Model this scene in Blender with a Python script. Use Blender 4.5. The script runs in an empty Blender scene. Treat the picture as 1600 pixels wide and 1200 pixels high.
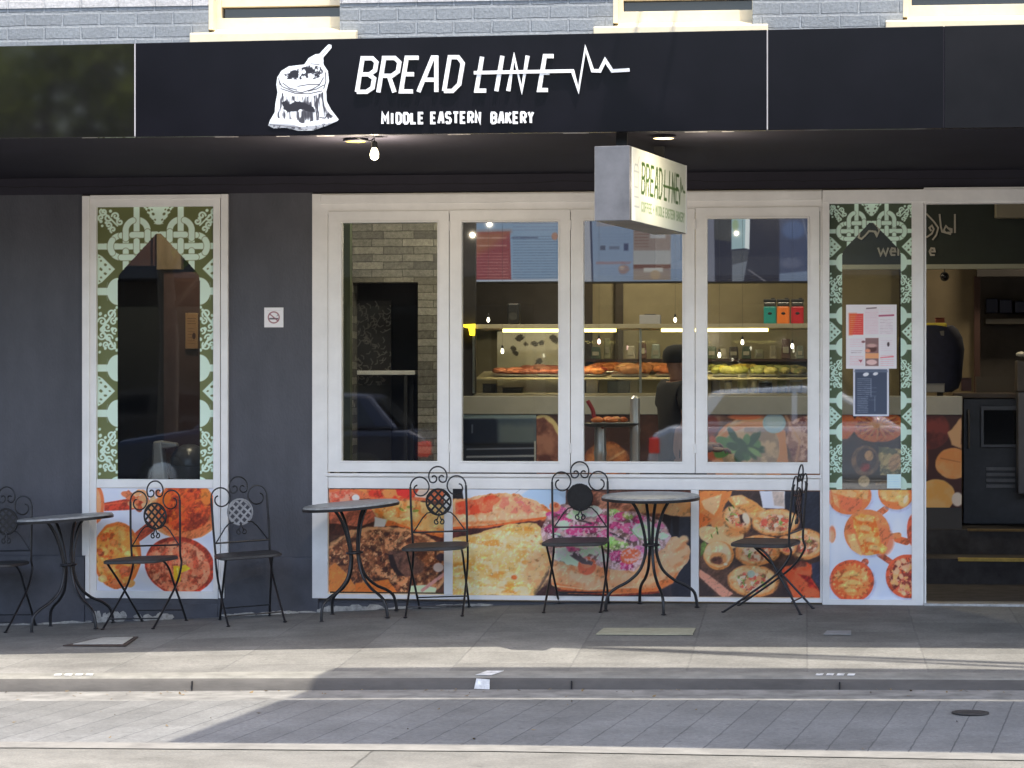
import bpy, bmesh, math, random
import numpy as np
from mathutils import Vector, Matrix

random.seed(4); R = math.radians
SC = bpy.context.scene
COL = SC.collection

# ------------------------------------------------------------------ camera, world, sun, exposure
F = 4100.0; TH = R(6.36); ZC = 16.08; CZ = 1.35          # focal length in photo pixels, yaw, distance, eye height
CAM = Vector((math.sin(TH)*ZC, -math.cos(TH)*ZC, CZ))
cam_d = bpy.data.cameras.new("camera"); cam = bpy.data.objects.new("camera", cam_d); COL.objects.link(cam)
cam.location = CAM; cam.rotation_euler = (R(90), 0, TH)
cam_d.sensor_width = 36; cam_d.lens = 36*F/1600; cam_d.clip_start = 0.1; cam_d.clip_end = 1000
SC.camera = cam
SUN = Vector((0.70, -1.0, 3.16)).normalized()            # towards the sun
world = bpy.data.worlds.new("World"); SC.world = world; world.use_nodes = True
wn = world.node_tree; wn.nodes.clear()
sky = wn.nodes.new("ShaderNodeTexSky"); sky.sky_type = 'NISHITA'; sky.sun_disc = False
sky.sun_elevation = math.asin(SUN.z); sky.sun_rotation = math.atan2(SUN.x, SUN.y)
sky.dust_density = 2.0; sky.ozone_density = 0.6
tint = wn.nodes.new("ShaderNodeMixRGB"); tint.blend_type = 'MULTIPLY'; tint.inputs[0].default_value = 1; tint.inputs[2].default_value = (1.06, 1.0, .955, 1)   # warm camera white balance
bg = wn.nodes.new("ShaderNodeBackground"); bg.inputs[1].default_value = 0.15
wo = wn.nodes.new("ShaderNodeOutputWorld")
wn.links.new(sky.outputs[0], tint.inputs[1]); wn.links.new(tint.outputs[0], bg.inputs[0]); wn.links.new(bg.outputs[0], wo.inputs[0])
sun_d = bpy.data.lights.new("sun", 'SUN'); sun_d.energy = 2.0; sun_d.angle = R(0.55); sun_d.color = (1, 0.94, 0.83)
sun = bpy.data.objects.new("sun", sun_d); COL.objects.link(sun)
sun.rotation_euler = SUN.to_track_quat('Z', 'Y').to_euler(); sun.location = (5, -10, 20)
SC.view_settings.view_transform = 'Standard'; SC.view_settings.look = 'None'
SC.view_settings.exposure = 1.84; SC.view_settings.gamma = 1
SC.cycles.max_bounces = 8; SC.cycles.transparent_max_bounces = 12; SC.cycles.diffuse_bounces = 4
SC.cycles.sample_clamp_indirect = 6
SC.cycles.use_denoising = True

# ------------------------------------------------------------------ measuring: a pixel of the photograph on a plane of the place
DV = Vector((-math.sin(TH), math.cos(TH), 0)); RV = Vector((math.cos(TH), math.sin(TH), 0)); UV = Vector((0, 0, 1))
def ray(px, py): return DV + RV*((px-800)/F) + UV*((600-py)/F)
def P(px, py, Y):
    d = ray(px, py); return CAM + d*((Y-CAM.y)/d.y)
def wx(px, Y=0.0): return P(px, 600, Y).x
def wz(px, py, Y=0.0): return P(px, py, Y).z
def lin(c):
    c = np.asarray(c, dtype=float)/255.0
    return np.where(c <= 0.04045, c/12.92, ((c+0.055)/1.055)**2.4)

# ------------------------------------------------------------------ objects
WL = {}
def label(o, text=None, cat=None, group=None, kind=None):
    if text: o["label"] = text
    if cat: o["category"] = cat
    if group: o["group"] = group
    if kind: o["kind"] = kind
    return o
def thing(name, text, cat, loc=(0, 0, 0), group=None, kind=None):
    o = bpy.data.objects.new(name, None); COL.objects.link(o); o.location = loc; o.empty_display_size = .1
    WL[o.name] = Vector(loc)
    return label(o, text, cat, group, kind)

class MB:
    """collects shapes and links them as one mesh object"""
    def __init__(s): s.v = []; s.f = []
    def add(s, vs, fs):
        n = len(s.v); s.v += [tuple(v) for v in vs]; s.f += [tuple(i+n for i in f) for f in fs]; return s
    def box(s, x0, x1, y0, y1, z0, z1):
        return s.add([(x0,y0,z0),(x1,y0,z0),(x1,y1,z0),(x0,y1,z0),(x0,y0,z1),(x1,y0,z1),(x1,y1,z1),(x0,y1,z1)],
                     [(0,3,2,1),(4,5,6,7),(0,1,5,4),(1,2,6,5),(2,3,7,6),(3,0,4,7)])
    def hexa(s, p):                                       # 8 corners in box order
        return s.add(p, [(0,3,2,1),(4,5,6,7),(0,1,5,4),(1,2,6,5),(2,3,7,6),(3,0,4,7)])
    def ring(s, ox0, ox1, oz0, oz1, ix0, ix1, iz0, iz1, y0, y1):
        a = [(ox0,oz0),(ox1,oz0),(ox1,oz1),(ox0,oz1)]; b = [(ix0,iz0),(ix1,iz0),(ix1,iz1),(ix0,iz1)]
        vs = [(x,y0,z) for x,z in a]+[(x,y0,z) for x,z in b]+[(x,y1,z) for x,z in a]+[(x,y1,z) for x,z in b]
        fs = []
        for i in range(4):
            j = (i+1) % 4
            fs += [(i,j,4+j,4+i), (8+j,8+i,12+i,12+j), (j,i,8+i,8+j), (4+i,4+j,12+j,12+i)]
        return s.add(vs, fs)
    def tube(s, pts, r, seg=8, cap=True):
        pts = [Vector(p) for p in pts]; n = len(pts)
        rs = r if isinstance(r, (list, tuple)) else [r]*n
        t0 = (pts[1]-pts[0]).normalized()
        up = Vector((0,0,1)) if abs(t0.z) < .9 else Vector((1,0,0))
        nx = t0.cross(up).normalized(); vs = []; fs = []; prev = t0
        for i, p in enumerate(pts):
            t = ((pts[min(i+1,n-1)]-p).normalized() + (p-pts[max(i-1,0)]).normalized())
            t = t.normalized() if t.length > 1e-6 else prev
            nx = nx - t*nx.dot(t)
            nx = nx.normalized() if nx.length > 1e-6 else t.orthogonal().normalized()
            ny = t.cross(nx); prev = t
            for k in range(seg):
                a = 2*math.pi*k/seg; vs.append(p + nx*(math.cos(a)*rs[i]) + ny*(math.sin(a)*rs[i]))
        for i in range(n-1):
            for k in range(seg):
                k2 = (k+1) % seg
                fs.append((i*seg+k, i*seg+k2, (i+1)*seg+k2, (i+1)*seg+k))
        if cap: fs += [tuple(reversed(range(seg))), tuple((n-1)*seg+k for k in range(seg))]
        return s.add(vs, fs)
    def lathe(s, c, prof, seg=24, sx=1, sy=1):            # prof: (radius, height) pairs
        c = Vector(c); vs = []; fs = []; n = len(prof)
        for r, h in prof:
            for k in range(seg):
                a = 2*math.pi*k/seg; vs.append(c+Vector((math.cos(a)*r*sx, math.sin(a)*r*sy, h)))
        for i in range(n-1):
            for k in range(seg):
                k2 = (k+1) % seg; fs.append((i*seg+k, i*seg+k2, (i+1)*seg+k2, (i+1)*seg+k))
        fs += [tuple(reversed(range(seg))), tuple((n-1)*seg+k for k in range(seg))]
        return s.add(vs, fs)
    def ball(s, c, r, sx=1, sy=1, sz=1, seg=12, wob=0):
        c = Vector(c); vs = []; fs = []; m = seg//2
        for i in range(m+1):
            t = math.pi*i/m
            for k in range(seg):
                a = 2*math.pi*k/seg; q = 1+random.uniform(-wob, wob)
                vs.append(c+Vector((math.sin(t)*math.cos(a)*r*sx*q, math.sin(t)*math.sin(a)*r*sy*q, math.cos(t)*r*sz*q)))
        for i in range(m):
            for k in range(seg):
                k2 = (k+1) % seg; fs.append((i*seg+k, (i+1)*seg+k, (i+1)*seg+k2, i*seg+k2))
        return s.add(vs, fs)
    def prism(s, pts, d):                                 # polygon (3-d points) pushed along d
        n = len(pts); d = Vector(d); pts = [Vector(p) for p in pts]
        fs = [tuple(range(n)), tuple(reversed(range(n, 2*n)))]
        for i in range(n): j = (i+1) % n; fs.append((j, i, n+i, n+j))
        return s.add(pts+[p+d for p in pts], fs)
    def ribbon(s, pts, w, to3, d, closed=False):          # flat stroke of 2-d points, mitred, raised by d
        p = [np.array(q, float) for q in pts]; n = len(p); L = []; Rr = []
        for i in range(n):
            a = p[i]-p[i-1] if (i > 0 or closed) else p[1]-p[0]
            b = p[(i+1) % n]-p[i] if (i < n-1 or closed) else p[n-1]-p[n-2]
            a = a/(np.linalg.norm(a)+1e-9); b = b/(np.linalg.norm(b)+1e-9)
            na = np.array((-a[1], a[0])); nb = np.array((-b[1], b[0]))
            m = na+nb; l = np.linalg.norm(m); m = m/l if l > 1e-6 else na
            k = min(1/max(m.dot(na), .35), 2.2)*w/2
            L.append(p[i]+m*k); Rr.append(p[i]-m*k)
        vs = [to3(*q, 0) for q in L]+[to3(*q, 0) for q in Rr]+[to3(*q, d) for q in L]+[to3(*q, d) for q in Rr]
        fs = []
        for i in range(n if closed else n-1):
            j = (i+1) % n
            fs += [(2*n+i, 2*n+j, 3*n+j, 3*n+i), (i, n+i, n+j, j), (i, j, 2*n+j, 2*n+i), (n+j, n+i, 3*n+i, 3*n+j)]
        if not closed: fs += [(0, 2*n, 3*n, n), (n-1, 2*n-1, 4*n-1, 3*n-1)]
        return s.add(vs, fs)
    def xf(s, m):
        s.v = [tuple(m @ Vector(v)) for v in s.v]; return s
    def build(s, name, m, parent=None, smooth=False, bevel=0, local=False, fix=True):
        me = bpy.data.meshes.new(name)
        off = Vector((0,0,0)) if (parent is None or local) else WL[parent.name]
        me.from_pydata([tuple(Vector(v)-off) for v in s.v], [], s.f); me.update()
        if fix:
            b = bmesh.new(); b.from_mesh(me); bmesh.ops.recalc_face_normals(b, faces=b.faces); b.to_mesh(me); b.free()
        if smooth:
            me.polygons.foreach_set("use_smooth", [True]*len(me.polygons))
            try: me.set_sharp_from_angle(angle=R(40))
            except Exception: pass
        me.materials.append(m)
        o = bpy.data.objects.new(name, me); COL.objects.link(o)
        if parent is not None: o.parent = parent; WL[o.name] = WL.get(parent.name, Vector((0,0,0)))
        else: WL[o.name] = Vector((0,0,0))
        if bevel:
            bm_ = o.modifiers.new("bevel", 'BEVEL'); bm_.width = bevel; bm_.segments = 2; bm_.limit_method = 'ANGLE'; bm_.angle_limit = R(40)
        return o

def copy_tree(o, parent=None):
    c = o.copy(); COL.objects.link(c)
    if parent is not None: c.parent = parent
    for ch in [q for q in o.children]: copy_tree(ch, c)
    return c

# ------------------------------------------------------------------ materials
def mat(name, col=(.5,.5,.5), rough=.6, metal=0, var=0, vscale=6, bump=0, bscale=40, emit=None, es=0, spec=.5, stretch=(1,1,1), coat=0, var2=None):
    m = bpy.data.materials.new(name); m.use_nodes = True; nt = m.node_tree; b = nt.nodes["Principled BSDF"]
    b.inputs["Base Color"].default_value = (*col, 1); b.inputs["Roughness"].default_value = rough
    b.inputs["Metallic"].default_value = metal; b.inputs["Specular IOR Level"].default_value = spec
    b.inputs["Coat Weight"].default_value = coat
    if emit is not None:
        b.inputs["Emission Color"].default_value = (*emit, 1); b.inputs["Emission Strength"].default_value = es
    if var or bump:
        tc = nt.nodes.new("ShaderNodeTexCoord"); mp = nt.nodes.new("ShaderNodeMapping"); mp.inputs["Scale"].default_value = stretch
        nt.links.new(tc.outputs["Object"], mp.inputs[0])
    if var:
        no = nt.nodes.new("ShaderNodeTexNoise"); no.inputs["Scale"].default_value = vscale; no.inputs["Detail"].default_value = 6; no.inputs["Roughness"].default_value = .65
        nt.links.new(mp.outputs[0], no.inputs["Vector"])
        rp = nt.nodes.new("ShaderNodeValToRGB")
        c2 = var2 if var2 is not None else tuple(min(1, c*(1+var)) for c in col)
        rp.color_ramp.elements[0].position = .3; rp.color_ramp.elements[1].position = .7
        rp.color_ramp.elements[0].color = (*[c*(1-var) for c in col], 1); rp.color_ramp.elements[1].color = (*c2, 1)
        nt.links.new(no.outputs["Fac"], rp.inputs[0]); nt.links.new(rp.outputs[0], b.inputs["Base Color"])
    if bump:
        n2 = nt.nodes.new("ShaderNodeTexNoise"); n2.inputs["Scale"].default_value = bscale; n2.inputs["Detail"].default_value = 5
        nt.links.new(mp.outputs[0], n2.inputs["Vector"])
        bp = nt.nodes.new("ShaderNodeBump"); bp.inputs["Strength"].default_value = bump; bp.inputs["Distance"].default_value = .004
        nt.links.new(n2.outputs["Fac"], bp.inputs["Height"]); nt.links.new(bp.outputs[0], b.inputs["Normal"])
    return m
def print_mat(name, rough=.45, emit=0, spec=.4):
    m = bpy.data.materials.new(name); m.use_nodes = True; nt = m.node_tree; b = nt.nodes["Principled BSDF"]
    a = nt.nodes.new("ShaderNodeAttribute"); a.attribute_name = "ink"
    nt.links.new(a.outputs["Color"], b.inputs["Base Color"]); b.inputs["Roughness"].default_value = rough; b.inputs["Specular IOR Level"].default_value = spec
    if emit:
        for l_ in list(b.inputs["Base Color"].links): nt.links.remove(l_)
        b.inputs["Base Color"].default_value = (.02,.02,.025,1)
        nt.links.new(a.outputs["Color"], b.inputs["Emission Color"]); b.inputs["Emission Strength"].default_value = emit
    return m
def glass_mat(name, tint=(.93,.96,.95), refl=.09):
    m = bpy.data.materials.new(name); m.use_nodes = True; nt = m.node_tree; nt.nodes.clear()
    t = nt.nodes.new("ShaderNodeBsdfTransparent"); t.inputs[0].default_value = (*tint, 1)
    g = nt.nodes.new("ShaderNodeBsdfGlossy"); g.inputs["Roughness"].default_value = .016
    lw = nt.nodes.new("ShaderNodeFresnel"); lw.inputs[0].default_value = 1.5
    mu = nt.nodes.new("ShaderNodeMath"); mu.operation = 'MULTIPLY'; mu.inputs[1].default_value = refl/.04; mu.use_clamp = True
    mx = nt.nodes.new("ShaderNodeMixShader"); o = nt.nodes.new("ShaderNodeOutputMaterial")
    nt.links.new(lw.outputs[0], mu.inputs[0]); nt.links.new(mu.outputs[0], mx.inputs[0])
    nt.links.new(t.outputs[0], mx.inputs[1]); nt.links.new(g.outputs[0], mx.inputs[2]); nt.links.new(mx.outputs[0], o.inputs[0])
    return m
def joint_mat(name, col, joint, w, h, rough=.85, skew=0, rot=0, mortar=.012, off=.5, var=.18, bump=.5, vs=(3, 35), blotch=None, sq=1.0, spots=0):
    """paving or bricks: Brick texture on the object's x and second axis, blotches and grain"""
    m = bpy.data.materials.new(name); m.use_nodes = True; nt = m.node_tree; b = nt.nodes["Principled BSDF"]; L = nt.links.new; N = nt.nodes.new
    tc = N("ShaderNodeTexCoord"); sx = N("ShaderNodeSeparateXYZ"); L(tc.outputs["Object"], sx.inputs[0])
    vert = (rot == 'wall')
    ma = N("ShaderNodeMath"); ma.operation = 'MULTIPLY_ADD'; ma.inputs[1].default_value = -skew
    L(sx.outputs["Z" if vert else "Y"], ma.inputs[0]); L(sx.outputs["X"], ma.inputs[2])
    cb = N("ShaderNodeCombineXYZ"); L(ma.outputs[0], cb.inputs[0]); L(sx.outputs["Z" if vert else "Y"], cb.inputs[1])
    nz = N("ShaderNodeTexNoise"); nz.inputs["Scale"].default_value = 9; L(tc.outputs["Object"], nz.inputs["Vector"])
    vm = N("ShaderNodeVectorMath"); vm.operation = 'MULTIPLY_ADD'; vm.inputs[1].default_value = (.012,.012,0)
    L(nz.outputs["Color"], vm.inputs[0]); L(cb.outputs[0], vm.inputs[2])
    br = N("ShaderNodeTexBrick"); br.offset = off; br.squash = 1
    br.inputs["Scale"].default_value = 1; br.inputs["Brick Width"].default_value = w; br.inputs["Row Height"].default_value = h
    br.inputs["Mortar Size"].default_value = mortar; br.inputs["Mortar Smooth"].default_value = .4; br.inputs["Bias"].default_value = 0
    br.inputs["Color1"].default_value = (*[c*(1-var) for c in col], 1); br.inputs["Color2"].default_value = (*[min(1, c*(1+var)) for c in col], 1)
    br.inputs["Mortar"].default_value = (*joint, 1); L(vm.outputs[0], br.inputs["Vector"])
    n1 = N("ShaderNodeTexNoise"); n1.inputs["Scale"].default_value = vs[0]; n1.inputs["Detail"].default_value = 8; n1.inputs["Roughness"].default_value = .7
    L(tc.outputs["Object"], n1.inputs["Vector"])
    n2 = N("ShaderNodeTexNoise"); n2.inputs["Scale"].default_value = vs[1]; n2.inputs["Detail"].default_value = 6; n2.inputs["Roughness"].default_value = .75
    L(tc.outputs["Object"], n2.inputs["Vector"])
    r1 = N("ShaderNodeValToRGB"); r1.color_ramp.elements[0].position = .3; r1.color_ramp.elements[1].position = .72
    bc = blotch or (.72, 1.12); r1.color_ramp.elements[0].color = (bc[0],)*3+(1,); r1.color_ramp.elements[1].color = (bc[1],)*3+(1,)
    L(n1.outputs["Fac"], r1.inputs[0])
    r2 = N("ShaderNodeValToRGB"); r2.color_ramp.elements[0].position = .25; r2.color_ramp.elements[1].position = .75
    r2.color_ramp.elements[0].color = (.58,.58,.58,1); r2.color_ramp.elements[1].color = (1.3,1.3,1.3,1); L(n2.outputs["Fac"], r2.inputs[0])
    m1 = N("ShaderNodeMixRGB"); m1.blend_type = 'MULTIPLY'; m1.inputs[0].default_value = 1; L(br.outputs["Color"], m1.inputs[1]); L(r1.outputs[0], m1.inputs[2])
    if spots:                                            # trodden gum and drip spots, each with a shape of its own
        vo = N("ShaderNodeTexVoronoi"); vo.inputs["Scale"].default_value = spots; L(tc.outputs["Object"], vo.inputs["Vector"])
        vr = N("ShaderNodeValToRGB"); vr.color_ramp.elements[0].position = .05; vr.color_ramp.elements[1].position = .10; vr.color_ramp.elements[0].color = (.62,.62,.62,1); vr.color_ramp.elements[1].color = (1,1,1,1)
        L(vo.outputs["Distance"], vr.inputs[0]); m0 = N("ShaderNodeMixRGB"); m0.blend_type = 'MULTIPLY'; m0.inputs[0].default_value = .8; L(m1.outputs[0], m0.inputs[1]); L(vr.outputs[0], m0.inputs[2]); m1 = m0
    m2 = N("ShaderNodeMixRGB"); m2.blend_type = 'MULTIPLY'; m2.inputs[0].default_value = .9; L(m1.outputs[0], m2.inputs[1]); L(r2.outputs[0], m2.inputs[2])
    L(m2.outputs[0], b.inputs["Base Color"]); b.inputs["Roughness"].default_value = rough; b.inputs["Specular IOR Level"].default_value = .3
    hm = N("ShaderNodeMath"); hm.operation = 'MULTIPLY_ADD'; hm.inputs[1].default_value = -1.6
    L(br.outputs["Fac"], hm.inputs[0]); L(n2.outputs["Fac"], hm.inputs[2])
    bp = N("ShaderNodeBump"); bp.inputs["Strength"].default_value = bump; bp.inputs["Distance"].default_value = .006
    L(hm.outputs[0], bp.inputs["Height"]); L(bp.outputs[0], b.inputs["Normal"])
    return m

# ------------------------------------------------------------------ printed pictures: ink worked out on a grid, laid out in the sheet's own coordinates
def vnoise(x, y, fr, seed=0, octv=3):
    out = 0; amp = 1; tot = 0
    for o in range(octv):
        g = np.random.RandomState(seed*7+o).rand(64, 64); fx = x*fr*(2**o)+o*13.7+seed*3.1; fy = y*fr*(2**o)+o*7.3+seed*5.7
        ix = np.floor(fx).astype(int); iy = np.floor(fy).astype(int); tx = fx-ix; ty = fy-iy
        tx = tx*tx*(3-2*tx); ty = ty*ty*(3-2*ty)
        a = g[iy % 64, ix % 64]; b = g[iy % 64, (ix+1) % 64]; c = g[(iy+1) % 64, ix % 64]; d = g[(iy+1) % 64, (ix+1) % 64]
        out = out+amp*((a*(1-tx)+b*tx)*(1-ty)+(c*(1-tx)+d*tx)*ty); tot += amp; amp *= .5
    return out/tot
class Ink:
    def __init__(s, x0, y0, x1, y1, cell=1.0, bg=(200,200,200)):
        s.r = (x0, y0, x1, y1); nx = int(round((x1-x0)/cell))+1; ny = int(round((y1-y0)/cell))+1
        s.X, s.Y = np.meshgrid(np.linspace(x0, x1, nx), np.linspace(y0, y1, ny))
        s.c = np.ones((ny, nx, 3))*np.array(bg, float); s.a = np.ones((ny, nx)); s.k = 0
    def w(s, wob, fr):
        if not wob: return 0
        s.k += 1; return (vnoise(s.X, s.Y, fr, s.k+11)-.5)*2*wob
    def put(s, m, col, op=1, clip=None):
        m = np.clip(m, 0, 1)*op
        if clip is not None: m = m*clip
        s.c = s.c*(1-m[..., None])+np.array(col, float)*m[..., None]; return m
    def m_ell(s, cx, cy, rx, ry, ang=0, soft=1, wob=0, fr=.08):
        a = R(ang); u = (s.X-cx)*math.cos(a)+(s.Y-cy)*math.sin(a); v = -(s.X-cx)*math.sin(a)+(s.Y-cy)*math.cos(a)
        d = (np.sqrt((u/rx)**2+(v/ry)**2)-1)*min(rx, ry)+s.w(wob, fr)
        return np.clip(.5-d/soft, 0, 1)
    def m_poly(s, pts, soft=1, wob=0, fr=.08):
        return np.clip(.5-(s.sd(pts, True)+s.w(wob, fr))/soft, 0, 1)
    def sd(s, pts, closed):
        p = np.array(pts, float); n = len(p); d = np.full(s.X.shape, 1e9); ins = np.zeros(s.X.shape, bool)
        for i in range(n if closed else n-1):
            a = p[i]; b = p[(i+1) % n]; e = b-a; l = e.dot(e)+1e-12
            t = np.clip(((s.X-a[0])*e[0]+(s.Y-a[1])*e[1])/l, 0, 1)
            d = np.minimum(d, np.hypot(s.X-a[0]-t*e[0], s.Y-a[1]-t*e[1]))
            if closed and a[1] != b[1]:
                c = ((a[1] > s.Y) != (b[1] > s.Y)) & (s.X < (b[0]-a[0])*(s.Y-a[1])/(b[1]-a[1])+a[0]); ins ^= c
        return np.where(ins, -d, d) if closed else d
    def m_line(s, pts, w, soft=1): return np.clip(.5-(s.sd(pts, False)-w/2)/soft, 0, 1)
    def ell(s, cx, cy, rx, ry, col, ang=0, soft=1.2, wob=0, fr=.08, op=1, clip=None): return s.put(s.m_ell(cx,cy,rx,ry,ang,soft,wob,fr), col, op, clip)
    def poly(s, pts, col, soft=1.2, wob=0, fr=.08, op=1, clip=None): return s.put(s.m_poly(pts,soft,wob,fr), col, op, clip)
    def line(s, pts, w, col, soft=1.2, op=1, clip=None): return s.put(s.m_line(pts,w,soft), col, op, clip)
    def tex(s, mask, col, fr=.1, thr=.5, soft=.12, op=1, octv=4, st=(1,1)):
        s.k += 1; n = vnoise(s.X*st[0], s.Y*st[1], fr, s.k+31, octv)
        return s.put(np.clip((n-thr)/(soft*1.9)+.5, 0, 1)*mask, col, op)
    def grain(s, amt=.14, fr=.26, relief=.10):
        """fine mottling and crumb of a photographic print"""
        n = vnoise(s.X, s.Y, fr, s.k+71, 4); n2 = vnoise(s.X, s.Y, .07, s.k+72, 3)
        gy, gx = np.gradient(n); hy, hx = np.gradient(n2); em = np.clip((gx+gy)*relief*4+(hx+hy)*3.2, -.20, .20)
        sat = ((s.c.max(-1)-s.c.min(-1))/(s.c.max(-1)+1e-6)).clip(0, .5)*2
        s.c = s.c*(1+(amt*(n-.5)*1.6+em)*sat+amt*(n2-.5)*.8)[..., None]; g_ = s.c.mean(-1, keepdims=True); s.c = g_+(s.c-g_)*1.05; n3 = vnoise(s.X, s.Y, .55, s.k+73, 2); s.c = s.c*(1+.30*(n3-.5)*sat)[..., None]; s.c = 255*(np.clip(s.c, 0, 255)/255)**1.06
    def bread(s, cx, cy, rx, ry, ang=0, base=(214,160,100), crust=(170,95,50), wob=2, seed=0):
        s.ell(cx+1.5, cy+2.5, rx+2, ry+2, (50,32,26), ang, 4, wob, op=.6)
        m = s.ell(cx, cy, rx, ry, crust, ang, 1.5, wob)
        i = s.m_ell(cx-.8, cy-1.5, rx*.86, ry*.84, ang, 5, wob); s.put(i, base)
        s.tex(m, tuple(min(255, c*1.14) for c in base), .16, .55, .2, .7); s.tex(m, crust, .12, .62, .16, .7); return m
    def sheet(s, name, m, X0, X1, Z0, Z1, Y, parent=None, gain=1.35, to3=None, thick=0):
        x0, y0, x1, y1 = s.r; u = (s.X-x0)/(x1-x0); v = (s.Y-y0)/(y1-y0); ny, nx = s.X.shape
        if to3 is None: V = np.stack([X0+(X1-X0)*u, np.full_like(u, Y), Z1+(Z0-Z1)*v], -1).reshape(-1, 3)
        else: V = np.array([to3(a, b) for a, b in zip(u.ravel(), v.ravel())])
        if parent is not None: V = V-np.array(WL[parent.name])
        idx = np.arange(ny*nx).reshape(ny, nx)
        q = np.stack([idx[1:, :-1], idx[1:, 1:], idx[:-1, 1:], idx[:-1, :-1]], -1).reshape(-1, 4)
        am = (s.a[1:, :-1]+s.a[1:, 1:]+s.a[:-1, 1:]+s.a[:-1, :-1]).reshape(-1)/4; q = q[am > .5]
        me = bpy.data.meshes.new(name); me.vertices.add(len(V)); me.vertices.foreach_set("co", V.astype(np.float32).ravel())
        me.loops.add(q.size); me.loops.foreach_set("vertex_index", q.astype(np.int32).ravel())
        me.polygons.add(len(q)); me.polygons.foreach_set("loop_start", np.arange(0, q.size, 4, dtype=np.int32))
        me.update(calc_edges=True); me.validate()
        ca = me.color_attributes.new("ink", 'FLOAT_COLOR', 'POINT')
        rgb = (lin(np.clip(s.c, 0, 255))*gain).reshape(-1, 3); rgb = rgb*np.minimum(1, .90/np.maximum(rgb.max(1, keepdims=True), 1e-6))
        ca.data.foreach_set("color", np.concatenate([rgb, np.ones((len(rgb), 1))], 1).astype(np.float32).ravel())
        me.materials.append(m); o = bpy.data.objects.new(name, me); COL.objects.link(o)
        if parent is not None: o.parent = parent; WL[o.name] = WL[parent.name]
        else: WL[o.name] = Vector((0,0,0))
        return o

# ------------------------------------------------------------------ ground
def interp(x, tab, out=.012):
    if x <= tab[0][0]: return tab[0][1]-max(-4, x-tab[0][0])*-out
    if x >= tab[-1][0]: return tab[-1][1]
    for (a, b), (c, d) in zip(tab, tab[1:]):
        if x <= c:
            t = (x-a)/(c-a); return b+(d-b)*t
T_WALL = [(-3.23,-.165),(-2.24,-.120),(-1.35,-.067),(-.4,-.018),(.4,.008),(.9,.016),(2.48,.020),(3.1,.020)]
T_KERB = [(-2.29,-.146),(.17,-.109),(2.84,-.087)]
T_KBOT = [(-2.29,-.215),(.17,-.170),(2.84,-.139)]
T_GUT = [(-2.15,-.208),(.23,-.168),(2.81,-.142)]
T_LANE = [(-1.63,-.190),(.57,-.172),(2.67,-.176)]
def gz(x, y):
    if y > -3.0:
        t = min(1, max(0, -y/3.0)); return interp(x, T_WALL)*(1-t)+interp(x, T_KERB)*t
    if y > -3.45: t = (-y-3.0)/.45; return interp(x, T_KBOT)*(1-t)+interp(x, T_GUT)*t
    t = min(1, (-y-3.45)/1.65); return interp(x, T_GUT)*(1-t)+interp(x, T_LANE)*t
def G(px, py):
    d = ray(px, py); t = 15.0
    for _ in range(30):
        p = CAM+d*t; t += (p.z-gz(p.x, p.y))/(-d.z)
        t = min(max(t, 5), 30)
    return CAM+d*t
XS = [-60,-20,-9,-7]+[-5+.5*i for i in range(21)]+[7,9,20,60]
def sheet(name, ys, zf, m, xs=XS):
    b = MB(); n = len(xs)
    for y in ys:
        for x in xs: b.v.append((x, y, zf(x, y)))
    for j in range(len(ys)-1):
        for i in range(n-1): b.f.append((j*n+i, j*n+i+1, (j+1)*n+i+1, (j+1)*n+i))
    o = b.build(name, m, smooth=True, fix=False)
    for p in o.data.polygons:
        if p.normal.z < 0: o.data.flip_normals(); break
    return label(o, kind="structure")
M = {}
M['path'] = joint_mat("grey paving", (.222,.216,.198), (.188,.183,.17), .6, .42, rough=.8, mortar=.006, off=0, var=.13, spots=7, blotch=(.62,1.14), bump=.35, vs=(2.2, 60))
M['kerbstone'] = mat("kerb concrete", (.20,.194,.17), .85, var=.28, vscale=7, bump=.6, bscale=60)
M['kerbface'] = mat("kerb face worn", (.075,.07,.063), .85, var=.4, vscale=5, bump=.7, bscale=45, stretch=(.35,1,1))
M['gutter'] = mat("gutter concrete", (.19,.185,.17), .85, var=.45, vscale=6, bump=.5, bscale=50)
M['lane'] = joint_mat("parking pavers", (.185,.184,.175), (.115,.115,.112), .17, 1.7, rough=.8, skew=.135, mortar=.004, off=0, var=.09, spots=5, blotch=(.66,1.16), bump=.5, vs=(2.0, 50))
M['road'] = joint_mat("road concrete", (.205,.196,.172), (.12,.115,.10), 7.0, 9.0, rough=.9, mortar=.006, off=0, var=.05, spots=6, blotch=(.70,1.15), bump=.8, vs=(3.5, 90))
M['edge'] = mat("edge concrete", (.20,.19,.168), .9, var=.22, vscale=8, bump=.5, bscale=60)
sheet("footpath", [.3, 0, -.5, -1, -1.5, -2, -2.5, -2.80], lambda x, y: gz(x, min(y, 0)), M['path'])
kb = MB()
prof = [(-2.80, None, 0), (-2.97, None, .002), (-3.0, None, -.010), (-3.02, T_KBOT, 0)]
for (x) in XS:
    zk = interp(x, T_KERB)
    kb.v += [(x,-2.80,gz(x,-2.80)+.001), (x,-2.965,gz(x,-2.965)+.001), (x,-2.99,zk-.006), (x,-3.005,zk-.02), (x,-3.02,interp(x,T_KBOT))]
for i in range(len(XS)-1):
    for k in range(4): kb.f.append((i*5+k, i*5+k+1, i*5+5+k+1, i*5+5+k))
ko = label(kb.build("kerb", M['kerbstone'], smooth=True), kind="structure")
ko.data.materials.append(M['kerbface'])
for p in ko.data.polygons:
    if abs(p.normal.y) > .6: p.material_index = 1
sheet("gutter", [-3.02, -3.2, -3.45], lambda x, y: gz(x, y-.0001), M['gutter'])
sheet("parking_lane", [-3.45, -3.9, -4.5, -5.02], gz, M['lane'])
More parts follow.
